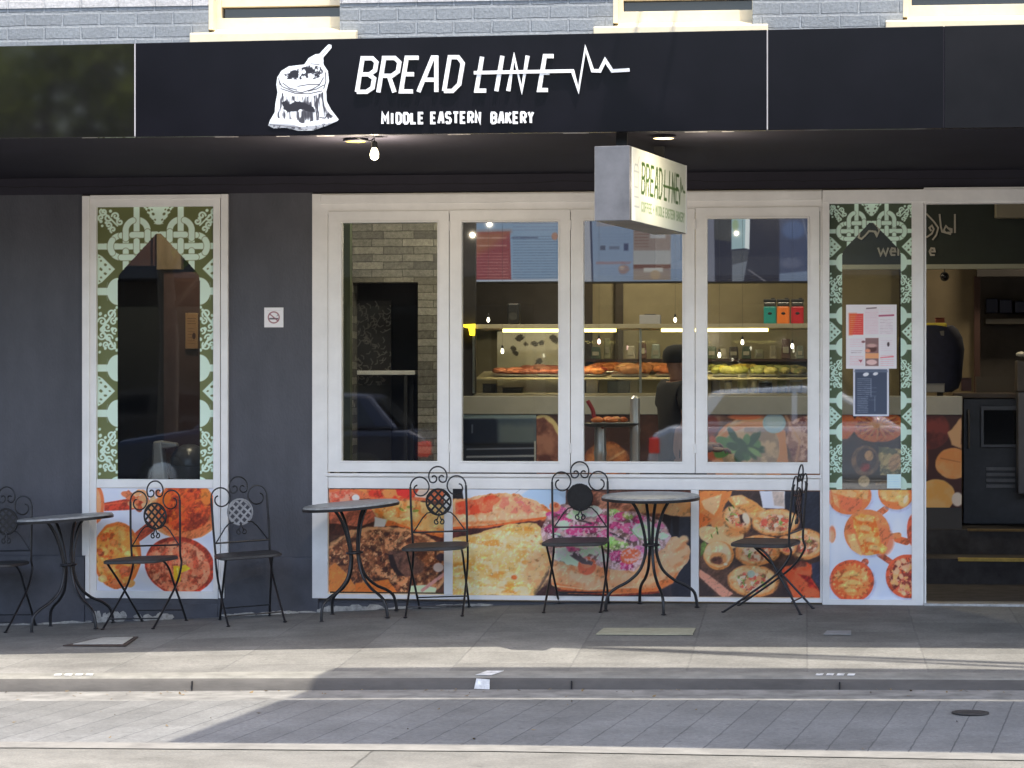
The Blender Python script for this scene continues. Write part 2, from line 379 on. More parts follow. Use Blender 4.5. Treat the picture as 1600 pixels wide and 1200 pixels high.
sheet("road_edge", [-5.02, -5.2], lambda x, y: gz(x, -5.1)+.004, M['edge'])
sheet("road", [-5.2, -6, -8, -11, -16, -22.0], lambda x, y: gz(x, -5.1)-.0+(.004*min(3, -5.2-y)), M['road'], [-150,-60]+XS[1:-1]+[60,150])
sheet("opposite_footpath", [-22.0, -25.6], lambda x, y: gz(x, -5.1)+.13, M['path'], [-150,-60]+XS[1:-1]+[60,150])
gd = MB(); gd.box(-150,150,-150,60,-1.2,-1.0); label(gd.build("ground", M['edge']), kind="structure")

# ------------------------------------------------------------------ the shop building
M['wall'] = mat("dark grey render", (.069,.070,.085), .5, var=.20, vscale=3.0, bump=.7, bscale=55, stretch=(1.6,1,.7))
M['plinth'] = mat("dark grey plinth", (.066,.067,.081), .55, var=.32, vscale=4, bump=.4, bscale=60)
M['frame'] = mat("white aluminium", (.86,.84,.82), .42, var=.07, vscale=5, bump=.1, bscale=20)
M['frame2'] = mat("white sash aluminium", (.87,.855,.835), .38, var=.06, vscale=5, bump=.1, bscale=20)
M['gasket'] = mat("dark rubber gasket", (.04,.04,.04), .6)
M['glass'] = glass_mat("window glass", (.90,.93,.93), .13)
M['greybrick'] = joint_mat("blue grey painted brick", (.235,.255,.265), (.29,.31,.32), .235, .0835, rough=.6, rot='wall', mortar=.009, var=.05, bump=.9, vs=(3, 55), blotch=(.86,1.08))
M['whitebrick'] = joint_mat("white painted brick", (.50,.49,.475), (.48,.47,.455), .235, .0835, rough=.6, rot='wall', mortar=.009, var=.04, bump=.8, vs=(3, 55), blotch=(.9,1.05))
M['cream'] = mat("cream paint", (.66,.575,.40), .5, var=.08, vscale=8, bump=.3, bscale=40)
M['darkglass'] = mat("dark glass", (.015,.016,.018), .06, spec=.6)
M['scar'] = mat("chipped plaster", (.38,.36,.33), .9, var=.45, vscale=25, bump=.8, bscale=60)

bld = thing("shop_building", "dark grey rendered bakery building with white framed windows under a painted brick upper storey", "building", (0, 0, 0))
x128, x356, x488, x1285, x1443 = wx(128), wx(356), wx(488), wx(1284), wx(1443)
ZT = 2.532; ZFB = wz(240, 934, 0)                 # tops and bottoms of the shop window frames
def zlow(a, b): return min(gz(a, 0), gz(b, 0))-.3
DOORR = 4.6
w = MB()
w.box(-9, x128, 0, .3, -.6, ZT); w.box(x356, x488, 0, .3, -.6, ZT)
w.box(-9, 9, 0, .3, 2.95, 3.2); w.box(DOORR, 9, 0, .3, -.6, ZT)
w.box(x128, x356, .0, .3, -.6, ZFB)
w.box(x488, x1443+.2, .02, .3, -.6, wz(800, 940, 0))
w.build("front_wall", M['wall'], bld)
lb = MB(); lb.box(-9, 9, 0, .3, ZT, 2.95); lb.build("header_band", mat("black header board", (.028,.026,.038), .7, spec=.25, var=.12, vscale=2.5, bump=.3, bscale=120), bld)  # wall above the windows coloured darker than the wall below
pl = MB(); zp = wz(488, 871, 0)
pl.box(-9, wx(133), -.016, 0, -.6, zp); pl.box(wx(341), wx(498), -.016, 0, -.6, zp)
pl.box(wx(133), wx(341), -.012, -.002, -.6, ZFB-.035)
pl.box(wx(498), wx(706), -.008, .018, -.6, wz(600, 939, 0)-.012)
pl.build("plinth", M['plinth'], bld, bevel=.006)
# chipped render along the foot of the wall
def chips(x0, x1, n, h, yy):
    sc = MB()
    for _ in range(n):
        x = random.uniform(x0, x1); s_ = random.uniform(.02, .09)*(1 if x1-x0 > .3 else .6); z0 = gz(x, 0)
        hh = random.uniform(.25, 1)*h; k = random.randint(6, 9)
        pts = [(x+s_*math.cos(a)*random.uniform(.6,1.1), yy, max(z0-.01, z0+hh*.35+hh*.5*math.sin(a)*random.uniform(.5,1.1))) for a in [2*math.pi*i/k for i in range(k)]]
        sc.prism(pts, (0, random.uniform(.0015,.006)-.010, 0))
    sc.build("chipped_render", M['scar'], bld)
chips(wx(140), wx(205), 16, .10, -.008); chips(wx(205), wx(272), 14, .06, -.008); chips(-3.2, wx(140), 22, .022, -.012); chips(wx(345), wx(500), 16, .03, -.012)
chips(wx(505), wx(600), 22, .05, -.004); chips(wx(600), wx(760), 16, .025, -.004)
# hairline cracks above the windows
M['crack'] = mat("crack", (.012,.012,.014), .9)
cr = MB(); pts = []
x = -6.0
while x < 6: pts.append((x, 2.585+random.uniform(-.006,.006)+.004*math.sin(x*3))); x += random.uniform(.03,.14)
cr.ribbon(pts, .004, lambda a, b, d: (a, -.001-d, b), .001)
cr.build("crack", M['crack'], bld)

# upper storey
ubz = 3.02; zwh = wz(0, 14, 0)
ops = [(wx(326), wx(531)), (wx(958), wx(1176)), (wx(1411), wx(1625))]
xs_ = [-9]+[v for o in ops for v in o]+[9]
zs = [wz(430, 46, .02), wz(1060, 35, .02), wz(1500, 26, .02)]
ub = MB(); uw = MB()
for i in range(0, len(xs_), 2):
    ub.box(xs_[i], xs_[i+1], 0, .25, ubz+.18, zwh); uw.box(xs_[i], xs_[i+1], -.006, .25, zwh, 6.2)
for (a, b), z in zip(ops, zs): ub.box(a, b, 0, .25, ubz+.18, z-.03); uw.box(a, b, 0, .25, 4.9, 6.2)
ub.build("grey_brick_wall", M['greybrick'], bld); uw.build("white_brick_wall", M['whitebrick'], bld)
rf = MB(); rf.box(-9, 9, .3, 9, 6.2, 6.3); rf.box(-9.2, 9.2, -.12, .3, 6.2, 6.5); rf.build("roof", M['kerbface'], bld)
for i, ((a, b), z) in enumerate(zip(ops, zs)):
    wd = thing("upper_window", None, None); wd.parent = bld
    s = MB(); sa, sb = [(wx(296,-.07), wx(556,-.07)), (wx(927,-.07), wx(1200,-.07)), (wx(1384,-.07), wx(1650,-.07))][i]
    zf = [wz(430, 50, -.07), wz(1060, 40, -.07), wz(1480, 31, -.07)][i]
    s.hexa([(sa,-.07,zf-.06),(sb,-.07,zf-.06),(sb,.0,zf-.06),(sa,.0,zf-.06),(sa,-.07,zf),(sb,-.07,zf),(sb,.0,zf+.012),(sa,.0,zf+.012)])
    s.hexa([(a,0,zf-.06),(b,0,zf-.06),(b,.13,zf-.06),(a,.13,zf-.06),(a,0,zf+.012),(b,0,zf+.012),(b,.13,zf+.052),(a,.13,zf+.052)])
    s.build("sill", M['cream'], wd, bevel=.006)
    f = MB(); f.ring(a, b, zf+.045, 4.9, a+.055, b-.005, zf+.115, 4.84, .11, .19); f.box(a+.055, b-.005, .115, .16, zf+.185, zf+.25)
    f.box(a, a+.03, -.004, .11, zf+.03, 4.9)
    f.build("frame", M['cream'], wd, bevel=.004)
    g = MB(); g.box(a+.05, b, .165, .17, zf+.1, 4.85); g.build("glass_pane", M['darkglass'], wd)

# shop windows (each a part of the building: frame, glass, films)
def win(name): o = thing(name, None, None); o.parent = bld; return o
def zz(px, py, Y): return wz(px, py, Y)
WL_ = win("tall_window")
f = MB(); Yf = -.030
f.box(wx(128,Yf), wx(139.5,Yf), Yf, .05, zz(133,868,Yf), zz(133,306,Yf)); f.box(wx(133,Yf), wx(139.5,Yf), Yf, .05, zz(136,935,Yf), zz(133,868,Yf)-.0005)
f.box(wx(345,Yf), wx(356,Yf), Yf, .05, zz(350,868,Yf), zz(350,303,Yf)); f.box(wx(341,Yf)+.0005, wx(345,Yf)-.0005, Yf+.002, .05, zz(348,935,Yf), zz(350,866,Yf)); f.box(wx(345,Yf), wx(350,Yf), Yf+.001, .05, zz(348,935,Yf), zz(350,868,Yf)-.0005)
f.box(wx(139.5,Yf)+.001, wx(345,Yf)-.0015, Yf+.008, .05, zz(240,310.5,Yf), zz(240,304,Yf))
Yg = .05
f2 = MB(); f2.ring(wx(139.5,0)+.0015, wx(345,0)-.0015, zz(240,935,0), zz(240,311,0), wx(151,0), wx(333.5,0), zz(240,923.5,0), zz(240,323,0), -.012, .05)
f2.box(wx(151,0)+.001, wx(333.5,0)-.001, -.010, .05, zz(240,762.5,0), zz(240,749,0))
f.build("frame", M['frame'], WL_, bevel=.003); f2.build("sash", M['frame2'], WL_, bevel=.003)
g = MB(); g.box(wx(150,0), wx(334,0), .030, .034, zz(240,763,0), zz(240,322,0)); g.build("glass_pane", M['glass'], WL_)

WM = win("folding_window")
f = MB()
def fz(py, px=885): return zz(px, py, 0)
f.ring(wx(488.5), wx(1284.5), fz(938), fz(300), wx(513), wx(1281.5), fz(931), fz(332), -.02, .06)
f.box(wx(502), wx(1284), -.034, -.0205, fz(316), fz(302))                      # head cap
f.box(wx(513)+.001, wx(1281.5)-.001, -.012, .06, fz(764.5), fz(742))               # transom
f.box(wx(510), wx(1283), -.03, -.0125, fz(745.5), fz(740.5))
f.box(wx(694), wx(707.5), -.014, .06, fz(931)+.001, fz(764.5)-.001); f.box(wx(1079.5), wx(1092), -.014, .06, fz(931)+.001, fz(764.5)-.001)
f.build("frame", M['frame'], WM, bevel=.003)
sash = [(514,702.5,535,684.5,348.5,720), (703.5,891.5,722.5,873,347.5,720.5), (892.5,1086,912.5,1066.5,345,721), (1087,1280.5,1105.5,1262,342,722)]
for i, (o0, o1, i0, i1, pt, pb) in enumerate(sash):
    s = MB(); zo = .0
    zt = [330, 328, 326.5, 324][i]
    s.ring(wx(o0), wx(o1), fz(738.5), zz((o0+o1)/2, zt, 0), wx(i0), wx(i1), zz(i0,pb,0), zz(i0,pt,0), -.030, .03)
    s.ring(wx(i0)-.010, wx(i1)+.010, zz(i0,pb,0)-.010, zz(i0,pt,0)+.010, wx(i0)+.0005, wx(i1)-.0005, zz(i0,pb,0)+.0005, zz(i0,pt,0)-.0005, -.036, -.0305)
    s.build("sash", M['frame2'], WM, bevel=.0035)
    g = MB(); g.box(wx(i0)-.01, wx(i1)+.01, .006, .010, zz(i0,pb,0)-.01, zz(i0,pt,0)+.01); g.build("glass_pane", M['glass'], WM)
    for pz in (352, 700):
        if i: h = MB(); h.lathe((wx(o0)-.003, -.033, fz(pz)), [(.006,-.03),(.007,-.028),(.007,.028),(.006,.03)], 10); h.build("hinge", M['frame'], WM)
WR = win("side_panel_window")
f = MB()
f.ring(wx(1284.5)+.001, wx(1443), zz(1360,945,0), zz(1360,299,0), wx(1296), wx(1424.5), zz(1360,936.5,0), zz(1360,318,0), -.026, .06)
f.box(wx(1285), wx(1700)+.3, -.033, -.0265, zz(1360,317,0)+.002, zz(1360,297,0))
f.build("frame", M['frame'], WR, bevel=.003)
g = MB(); g.box(wx(1295), wx(1425), .030, .034, zz(1360,765,0), zz(1360,317,0)); g.build("glass_pane", M['glass'], WR)
DR = win("doorway")
f = MB(); f.box(wx(1443)+.001, DOORR, -.026, .06, zz(1500,318.5,0), zz(1500,293,0)); f.box(DOORR-.08, DOORR, -.026, .06, gz(4,0), zz(1500,318.5,0)-.001)
f.box(wx(1444), wx(1447), -.02, .06, gz(2.5,0), zz(1500,318.5,0)-.001)
f.build("frame", M['frame'], DR, bevel=.003)
f = MB(); f.box(wx(1443)+.002, DOORR-.08, -.05, .06, gz(2.6,0)-.01, gz(2.6,0)+.012); f.build("threshold", mat("worn steel threshold", (.5,.5,.49), .4, .6, var=.3, vscale=20), DR, bevel=.004)

# ------------------------------------------------------------------ window films: mint strapwork on olive, arched cut-out
def film_ink(x0, y0, x1, y1, k, apex, cx, in0, in1, bgt, bgb, mint, cell=.8):
    k_ = Ink(x0, y0, x1, y1, cell, bgt)
    t = np.clip((k_.Y-y0)/260, 0, 1)[..., None]; k_.c = np.array(bgt)*(1-t)+np.array(bgb)*t
    X = np.where(k_.X > cx, 2*cx-k_.X, k_.X); X0 = k_.X; k_.X = X      # mirror-symmetric design
    def u(a): return x0+(a-151)*k
    def v(b): return y0+(b-323)*k
    dark = tuple(c*.62 for c in mint)
    def strap(pts, w=9.3, edge=True):
        q = [(u(a), v(b)) for a, b in pts]
        if edge: k_.line(q, (w+2.0)*k, bgt, .9, .85)
        k_.line(q, w*k, mint, 1.0)
    def arc(cx_, cy_, r, a0, a1, n=22): return [(cx_+r*math.cos(R(a0+(a1-a0)*i/n)), cy_+r*math.sin(R(a0+(a1-a0)*i/n))) for i in range(n+1)]
    def curl(cx_, cy_, r, a0, turn, w=2.9):
        q = [(cx_+r*(1-.75*i/24)*math.cos(R(a0+turn*i/24)), cy_+r*(1-.75*i/24)*math.sin(R(a0+turn*i/24))) for i in range(25)]
        k_.line([(u(a), v(b)) for a, b in q], w*k, mint, 1)
    pale = tuple(min(255, c*1.02) for c in mint)
    # knot
    hx = 188.0
    strap(arc(hx, 384.5, 17.2, 270, 90)+[(212, 401.7)], edge=False); strap([(hx, 367.3), (243, 366)])
    strap([(195, 420), (195, 360)]+arc(212, 360, 17.2, 180, 360)+[(229.2, 380)])
    strap([(212, 318), (212, 408)]); strap([(149, 384.5), (225, 384.5)])
    strap([(195, 392), (195, 420)]); strap([(195, 372), (195, 360)]+arc(212, 360, 17.2, 180, 250)); strap([(205, 366.5), (221, 366.5)]); strap([(229.2, 362), (229.2, 374)])
    strap([(163, 384.5), (182, 384.5)], edge=False); strap(arc(hx, 384.5, 17.2, 215, 145))
    strap([(188, 401.7), (206, 401.7)]); strap([(212, 376), (212, 392)])
    # top pendant
    k_.poly([(u(222), v(322)), (u(242.4), v(350)), (u(250), v(350)), (u(250), v(322))], mint, 1.5, 2.2, .4)
    for a, b, r in ((231,328,2.6),(238,334,2.6),(241,343,1.8),(236,327,1.6),(229,323.5,1.4)): k_.ell(u(a), v(b), r*k, r*.8*k, bgt, 40, 1)
    # corner scrolls
    for a, b, r in ((156,345,2.6),(171,329,2.4),(182,342,2.4),(164,347,2.2),(158,352,2)): k_.ell(u(a), v(b), r*k, r*k, mint, 0, 1)
    for a, b, r, s0, tn in ((160,330,6,200,-420),(167,339,6,30,330),(179,337,6,180,400),(186,346,5.5,250,-380),(168,351,5.5,90,-400),(175,358,5,120,360),(156,339,5,90,380)): curl(a, b, r, s0, tn)
    k_.line([(u(156), v(326)), (u(172), v(342)), (u(182), v(352))], 2.4*k, mint, 1)
    # the borders: a run of half diamonds, half rings with a bar, and scrollwork
    per = 191.0
    for j in range(3):
        o = j*per
        for yc in (420+o,):
            k_.poly([(u(151), v(yc-24)), (u(158), v(yc-20)), (u(178), v(yc)), (u(158), v(yc+20)), (u(151), v(yc+24))], mint, 1.2)
            for a, b, r in ((156,0,3),(163,-7,2.6),(163,7,2.6),(156,-13,2),(156,13,2),(170,0,2),(154,-19,1.5),(154,19,1.5)): k_.ell(u(a), v(yc+b), r*k, r*.75*k, bgb, 30, 1, .8, .5)
        for yc in (455+o, 575+o, 646+o-191):
            if yc < 440: continue
            s0 = k_.m_ell(u(183), v(yc), 17*k, 21*k)
            k_.put(s0, mint); k_.line([(u(149), v(yc)), (u(172), v(yc))], 11*k, mint, 1)
            k_.line([(u(166.5), v(yc-14)), (u(164), v(yc)), (u(166.5), v(yc+14))], .8*k, dark, .9, .5)
        yc = 514+o
        for a, b, r, s0, tn in ((172,-24,6.5,40,-420),(176,-12,5,260,-360),(158,-12,6.5,180,420),(166,-3,6,60,360),(158,10,6.5,170,-420),(168,14,6,0,-380),(172,26,6.5,320,420),(178,2,5,90,330),(158,0,4,0,360),(164,24,4.5,100,380)):
            curl(a, yc+b, r*1.06, s0, tn, 2.6)
        for a, b, r in ((155,-24,3.2),(180,-16,3),(155,24,3.2),(181,16,3),(174,0,3.4),(163,-21,2.6),(163,30,2.6),(154,-34,2.4),(154,36,2.4),(181,33,2.6),(181,-34,2.6)): k_.ell(u(a), v(yc+b), r*.8*k, r*.95*k, mint, 25, 1)
        k_.line([(u(178), v(yc-30)), (u(168), v(yc-15)), (u(156), v(yc)), (u(168), v(yc+15)), (u(178), v(yc+30))], 3.4*k, mint, 1)
    # arched opening, cut right out of the sheet
    ay = v(apex)
    ii0 = in0; ys_ = v(440)
    op = [(ii0, y1+5), (ii0, ys_), (ii0+2*k, v(430)), (ii0+7*k, v(423)), (cx-4*k, ay), (cx+60, ay), (cx+60, y1+5)]
    k_.a = 1-k_.m_poly(op, .8); k_.X = X0
    return k_
M['film'] = print_mat("printed window film", .5)
fl = film_ink(151, 323, 333.5, 749, 1.0, 365, 246.5, 182, 311, (82,86,50), (92,98,60), (204,224,208))
fl.sheet("window_film", M['film'], wx(151), wx(333.5), zz(240,749,0), zz(240,323,0), .026, WL_, 1.55)
fr = film_ink(1296, 318, 1424.5, 765, .695, 365, 1362, 1316, 1408, (54,64,48), (70,84,58), (200,224,208))
fr.sheet("window_film", M['film'], wx(1296), wx(1424.5), zz(1360,765,0), zz(1360,318,0), .026, WR, 1.55)

# ------------------------------------------------------------------ interior shell
M['floor'] = mat("dark shop floor", (.055,.053,.055), .95, spec=.05, var=.3, vscale=8, bump=.2, bscale=40)
M['tan'] = mat("tan plaster", (.30,.25,.15), .8, var=.12, vscale=4)
M['ceil'] = mat("interior ceiling", (.22,.20,.17), .9)
M['darkwall'] = mat("dark interior wall", (.022,.019,.02), .7, var=.3, vscale=3)
M['stone'] = joint_mat("stacked stone", (.33,.315,.275), (.17,.16,.14), .21, .052, rough=.9, rot='wall', mortar=.0028, off=.37, var=.45, bump=1.0, vs=(5, 40), blotch=(.7,1.15))
M['brown'] = mat("red brown panel", (.055,.024,.020), .6, var=.25, vscale=3)
M['nosing'] = mat("yellow stair nosing", (.42,.30,.06), .6, var=.25, vscale=20)
i_ = MB(); i_.box(-5, 5, .3, 1.95, -.1, -.02+.02); i_.box(x1443-.2, DOORR, .06, .3, -.1, .015); i_.box(-5, 5, 1.95, 2.45, -.1, .17); i_.box(-5, 5, 2.45, 6, -.1, .34)
i_.build("shop_floor", M['floor'], bld)
n_ = MB(); n_.box(wx(1497, 1.95), DOORR, 1.935, 1.985, .155, .1765); n_.build("stair_nosing", M['nosing'], bld)
n_ = MB(); n_.box(wx(1512, 2.45), DOORR, 2.437, 2.485, .330, .3445); n_.build("stair_nosing", mat("worn brown nosing", (.14,.09,.03), .7, var=.3, vscale=20), bld)
c_ = MB(); c_.box(-5, 5, .3, 6, 2.95, 3.05); c_.build("interior_ceiling", M['ceil'], bld)
b_ = MB(); b_.box(-5, 5, 4.6, 4.7, .0, 2.95); b_.box(5, 5.1, .3, 4.7, -.1, 2.95); b_.build("back_wall", M['tan'], bld)
d_ = MB(); d_.box(-5.1, -5, .3, 4.7, -.1, 2.95); d_.box(-5, wx(520,3.4), 3.4, 3.5, -.1, 2.95); d_.build("dark_wall", M['darkwall'], bld)
# stacked-stone wall with an opening
Ys = 1.6
s_ = MB(); sl, sr, o0, o1 = wx(500, Ys), wx(714, Ys), wx(551, Ys), wx(653, Ys); zo = zz(600, 441, Ys)
s_.box(sl-.12, o0, Ys, Ys+.18, -.1, 2.95); s_.box(o1, sr, Ys, Ys+.18, -.1, 2.95); s_.box(o0, o1, Ys, Ys+.18, zo, 2.95)
s_.build("stone_wall", M['stone'], bld)
pk = MB(); pk.box(wx(533,.9), wx(549,.9), .85, .93, -.1, 2.95); pk.build("green_post", mat("olive post", (.05,.065,.03), .6, var=.2), bld)
dk = MB(); dk.box(sl, sr, Ys+1.0, Ys+1.06, -.1, 2.95); xw = wx(731, 3.3); dk.box(xw-.03, xw, Ys+.19, 3.4, -.1, 2.95); dk.build("passage_wall", M['darkwall'], bld)
lp = MB(); Yp = 1.2
lp.box(wx(256,Yp), wx(350,Yp), Yp, Yp+.05, -.1, zz(300,425,Yp)); lp.build("brown_panel", M['brown'], bld)
lp = MB(); lp.box(wx(246,Yp), wx(284,Yp), Yp-.02, Yp+.05, zz(260,421,Yp), 2.9); lp.build("timber_panel", mat("tan timber", (.16,.115,.07), .6, var=.2, vscale=3, stretch=(6,1,1)), bld)
lp = MB(); lp.box(wx(100,Yp), wx(241,Yp), Yp, Yp+.05, zz(260,415,Yp), 2.9); lp.box(wx(240,Yp)+.001, wx(243,Yp), Yp-.03, Yp+.02, zz(260,415,Yp), 2.9); lp.build("brown_header", M['brown'], bld)
lp = MB(); lp.box(-5, wx(470,.5), 2.9, 2.95, -.1, 2.95); lp.box(wx(470,.5), wx(474,.5), .3, 3.4, -.1, 2.95); lp.build("partition", M['darkwall'], bld)

# ------------------------------------------------------------------ awning with its sign
M['fascia'] = mat("glossy black panel", (.005,.0045,.007), .22, spec=.12, var=.25, vscale=3)
M['gloss'] = mat("newer glossy black panel", (.007,.006,.008), .045, spec=.5, var=.25, vscale=3)
M['gloss'].node_tree.nodes['Principled BSDF'].inputs['IOR'].default_value = 1.9
M['semi'] = mat("older black panel", (.008,.0075,.009), .3, spec=.15, var=.35, vscale=2.5)
M['soffit'] = mat("dark soffit", (.019,.018,.027), .8, var=.15, vscale=2, spec=.2)
M['seam'] = mat("grey joint strip", (.42,.40,.41), .5)
M['white'] = mat("white acrylic", (.88,.88,.88), .4)
awn = thing("awning", "glossy black awning across the shopfront carrying white bakery lettering", "awning", (0, -2.75, 2.6))
YF = -2.75
seams = [-9, P(211,100,YF).x, P(1199,100,YF).x, P(1475,100,YF).x, 9]
zb = 2.624
def ztop(x): return 3.1025+(x+2.365)*.0064
for a, b in zip(seams, seams[1:]):
    f = MB(); f.hexa([(a+.003,YF,zb),(b-.003,YF,zb),(b-.003,YF+.04,zb),(a+.003,YF+.04,zb),(a+.003,YF,ztop(a)),(b-.003,YF,ztop(b)),(b-.003,YF+.04,ztop(b)),(a+.003,YF+.04,ztop(a))])
    f.build("fascia_panel", M['gloss'] if a == seams[0] else (M['semi'] if a == seams[3] else M['fascia']), awn, bevel=.002)
for i, a in enumerate(seams[1:-1]):
    f = MB(); f.box(a-.0029, a+.0029, YF+(-.003 if i < 2 else .004), YF+.03, zb+.003, ztop(a)-.003)
    f.build("joint_strip", M['seam'] if i < 2 else M['soffit'], awn)
s_ = MB(); s_.box(-9, 9, YF+.04, -.001, zb+.012, zb+.06); s_.box(-9, 9, YF+.2, -.001, 3.02, 3.05)
s_.build("soffit", M['soffit'], awn)
for a, b in ((336,372),(432,452),(495,522),(700,735),(880,920),(1070,1105),(1128,1147)):
    s_ = MB(); s_.box(wx(a,YF+.1), wx(b,YF+.1), YF+.06, YF+.11, zb+.004, zb+.0115); s_.build("soffit_clip", M['seam'], awn)  # pale bars stand in for light glinting on the soffit joints

for px, py in ((556,218.5),(1037,212.5)):
    c = P(px, py, -2.42); c.z = zb+.012
    d = MB(); d.lathe((c.x, c.y, zb-.004), [(.062,.016),(.068,.006),(.066,0),(.056,-.002),(.054,.010)], 24)
    r = d.build("downlight", M['soffit'], awn, smooth=True)
    ld = bpy.data.lights.new("downlight_glow", 'POINT'); ld.energy = 8 if px < 800 else 2.5; ld.color = (1,.84,.62); ld.shadow_soft_size = .006
    lo = bpy.data.objects.new("downlight_glow", ld); COL.objects.link(lo); lo.location = (c.x+(.0 if px < 800 else .25), c.y, zb-.22)
    e = MB(); e.lathe((c.x, c.y, zb+.0), [(.053,.006),(.053,-.005),(.045,-.007),(.0,-.008)], 20); e.build("lit_lens", mat("lit downlight", (.05,.04,.01), .7, emit=(1,.66,.03) if px < 800 else (1,.72,.36), es=1.1 if px < 800 else 1.8), r)
YL = YF-.003
def on_fascia(px, py, d): p = P(px, py, YL); return (p.x, p.y-d, p.z)
# block-letter strokes, y down, unit box
GL = {'B': [[(0,0),(0,1)], [(-.12,0),(.62,0),(.92,.12),(.92,.36),(.62,.48),(0,.48)], [(.55,.48),(.95,.60),(.95,.88),(.62,1),(0,1)]],
      'R': [[(0,0),(0,1.02)], [(-.12,0),(.62,0),(.92,.13),(.92,.40),(.62,.53),(0,.53)], [(.45,.53),(.92,1.02)]],
      'E': [[(.85,0),(0,0),(0,1),(.85,1)], [(0,.49),(.72,.49)]], 'A': [[(-.05,1.02),(.42,0),(.62,0),(.95,1.02)], [(.14,.66),(.82,.66)]],
      'D': [[(0,0),(0,1)], [(-.12,0),(.55,0),(.92,.18),(.92,.80),(.55,1),(0,1)]], 'L': [[(0,0),(0,1),(.85,1)]], 'I': [[(.3,-.02),(.3,1.02)]],
      'N': [[(0,1.02),(0,0),(.85,1),(.85,-.02)]], 'M': [[(0,1.02),(0,0),(.45,.6),(.9,0),(.9,1.02)]], 'S': [[(.88,.16),(.7,0),(.2,0),(0,.14),(0,.36),(.2,.48),(.7,.52),(.9,.66),(.9,.86),(.7,1),(.18,1),(0,.84)]],
      'T': [[(-.05,0),(.95,0)], [(.45,0),(.45,1.02)]], 'K': [[(0,0),(0,1.02)], [(.9,-.02),(.05,.56)], [(.3,.40),(.92,1.02)]], 'Y': [[(-.02,-.02),(.45,.5),(.92,-.02)], [(.45,.5),(.45,1.02)]],
      'C': [[(.9,.2),(.7,0),(.2,0),(0,.2),(0,.8),(.2,1),(.7,1),(.9,.8)]], 'O': [[(.2,0),(.7,0),(.92,.2),(.92,.8),(.7,1),(.2,1),(0,.8),(0,.2),(.2,0)]], 'F': [[(.85,0),(0,0),(0,1.02)], [(0,.49),(.72,.49)]], '+': [[(.45,.25),(.45,.75)], [(.2,.5),(.7,.5)]]}
def letters(mb, text, x0, ytop, ybot, wid, gap, w, to3, d, slant=0, widths=None, rise=0):
    x = x0; h = ybot-ytop; n = 0
    for i, ch in enumerate(text):
        if ch == ' ': x += wid*.75+gap; continue
        ww = (widths or {}).get(ch, wid)
        for st in GL[ch]:
            n += 1
            mb.ribbon([(x+a*ww+(1-b)*h*slant, ytop+b*h+(x-x0)*rise) for a, b in st], w, lambda a, b, dd: to3(a, b, dd+(.0004*n if dd else -.0004*0)), d)
        x += ww+gap
def uv2(u, v): return 380+u/2.5, 40+v/2.5
for ch, u0, u1 in (('B',446,512),('R',530,603),('E',618,676),('A',690,765),('D',786,850),('L',912,960),('I',984,1008),('N',1037,1103),('E',1157,1200)):
    mb = MB(); ww = (u1-u0)/2.5*.93
    px0, pt = uv2(u0, 129); _, pb = uv2(u0, 260)
    letters(mb, ch, px0, pt-(px0-560)*.012, pb-(px0-560)*.010, ww, 0, 6.3, on_fascia, .018, slant=.17)
    mb.build("sign_letter", M['white'], awn)
mb = MB(); mb.ribbon([uv2(*q) for q in ((903,186),(1288,179),(1311,255),(1338,90),(1366,178),(1394,179),(1415,137),(1443,179),(1510,175))], 5.2, lambda a, b, d: on_fascia(a, b, d+.004), .020)
mb.build("pulse_line", M['white'], awn)
x = 597.0
for wd_ in ("MIDDLE", "EASTERN", "BAKERY"):
    mb = MB(); wds = {'M': 9.6, 'I': 4.2}
    letters(mb, wd_, {"MIDDLE": 598, "EASTERN": 674.5, "BAKERY": 768.5}[wd_], 177.6-(0 if wd_ == "MIDDLE" else 1.0), 193.4-(0 if wd_ == "MIDDLE" else .8), 7.3, 4.3, 3.6, on_fascia, .012, 0, wds, -.010)
    mb.build("small_lettering", M['white'], awn)
# the flour-sack emblem
k = Ink(416, 64, 532, 206, .55, (26,24,30)); k.a[:] = 0
def q(u, v): return 410+u/7.74, 60+v/7.74
def pl_(pts): return [q(*p) for p in pts]
W_ = (236,240,242); Dk = (30,28,34); Gy = (150,152,156)
out = [(70,1050),(95,985),(150,890),(160,780),(185,650),(170,560),(180,470),(230,390),(320,335),(420,325),(510,315),(560,240),(640,195),(690,190),(800,75),(840,85),(838,125),(740,235),(742,320),(795,400),(808,520),(775,650),(780,760),(830,860),(925,985),(900,1010),(780,1060),(620,1115),(440,1118),(280,1080),(140,1085)]
k.a = k.m_poly(pl_(out), .8, .5, .3); k.put(k.m_poly(pl_(out), 1), W_)
inn = [(235,655),(320,690),(480,715),(620,700),(740,650),(748,770),(770,860),(860,960),(800,985),(620,1000),(480,1030),(400,985),(200,965),(150,955),(195,880),(205,770)]
ma = k.m_poly(pl_(inn), 1)
k.tex(ma, Dk, .30, .58, .10, .85, 2, (1, .22)); 
k.poly(pl_([(235,770),(290,740),(330,800),(400,760),(470,770),(560,800),(640,850),(640,900),(560,880),(470,860),(400,890),(320,890),(260,850)]), Dk, 1, 1.3, .3)
for a in range(260, 720, 33): k.line(pl_([(a,700),(a+random.randint(-8,8),780+random.randint(-20,30))]), .8, Dk, .8, .8)
for a in range(300, 690, 36): k.line(pl_([(a,890),(a+6,960)]), .8, Dk, .8, .7)
mo = k.m_poly(pl_([(265,430),(340,395),(430,370),(560,330),(700,335),(735,400),(720,460),(620,500),(480,500),(300,490)]), 1, .6, .3)
k.tex(mo, Dk, .28, .46, .08, .95, 2)
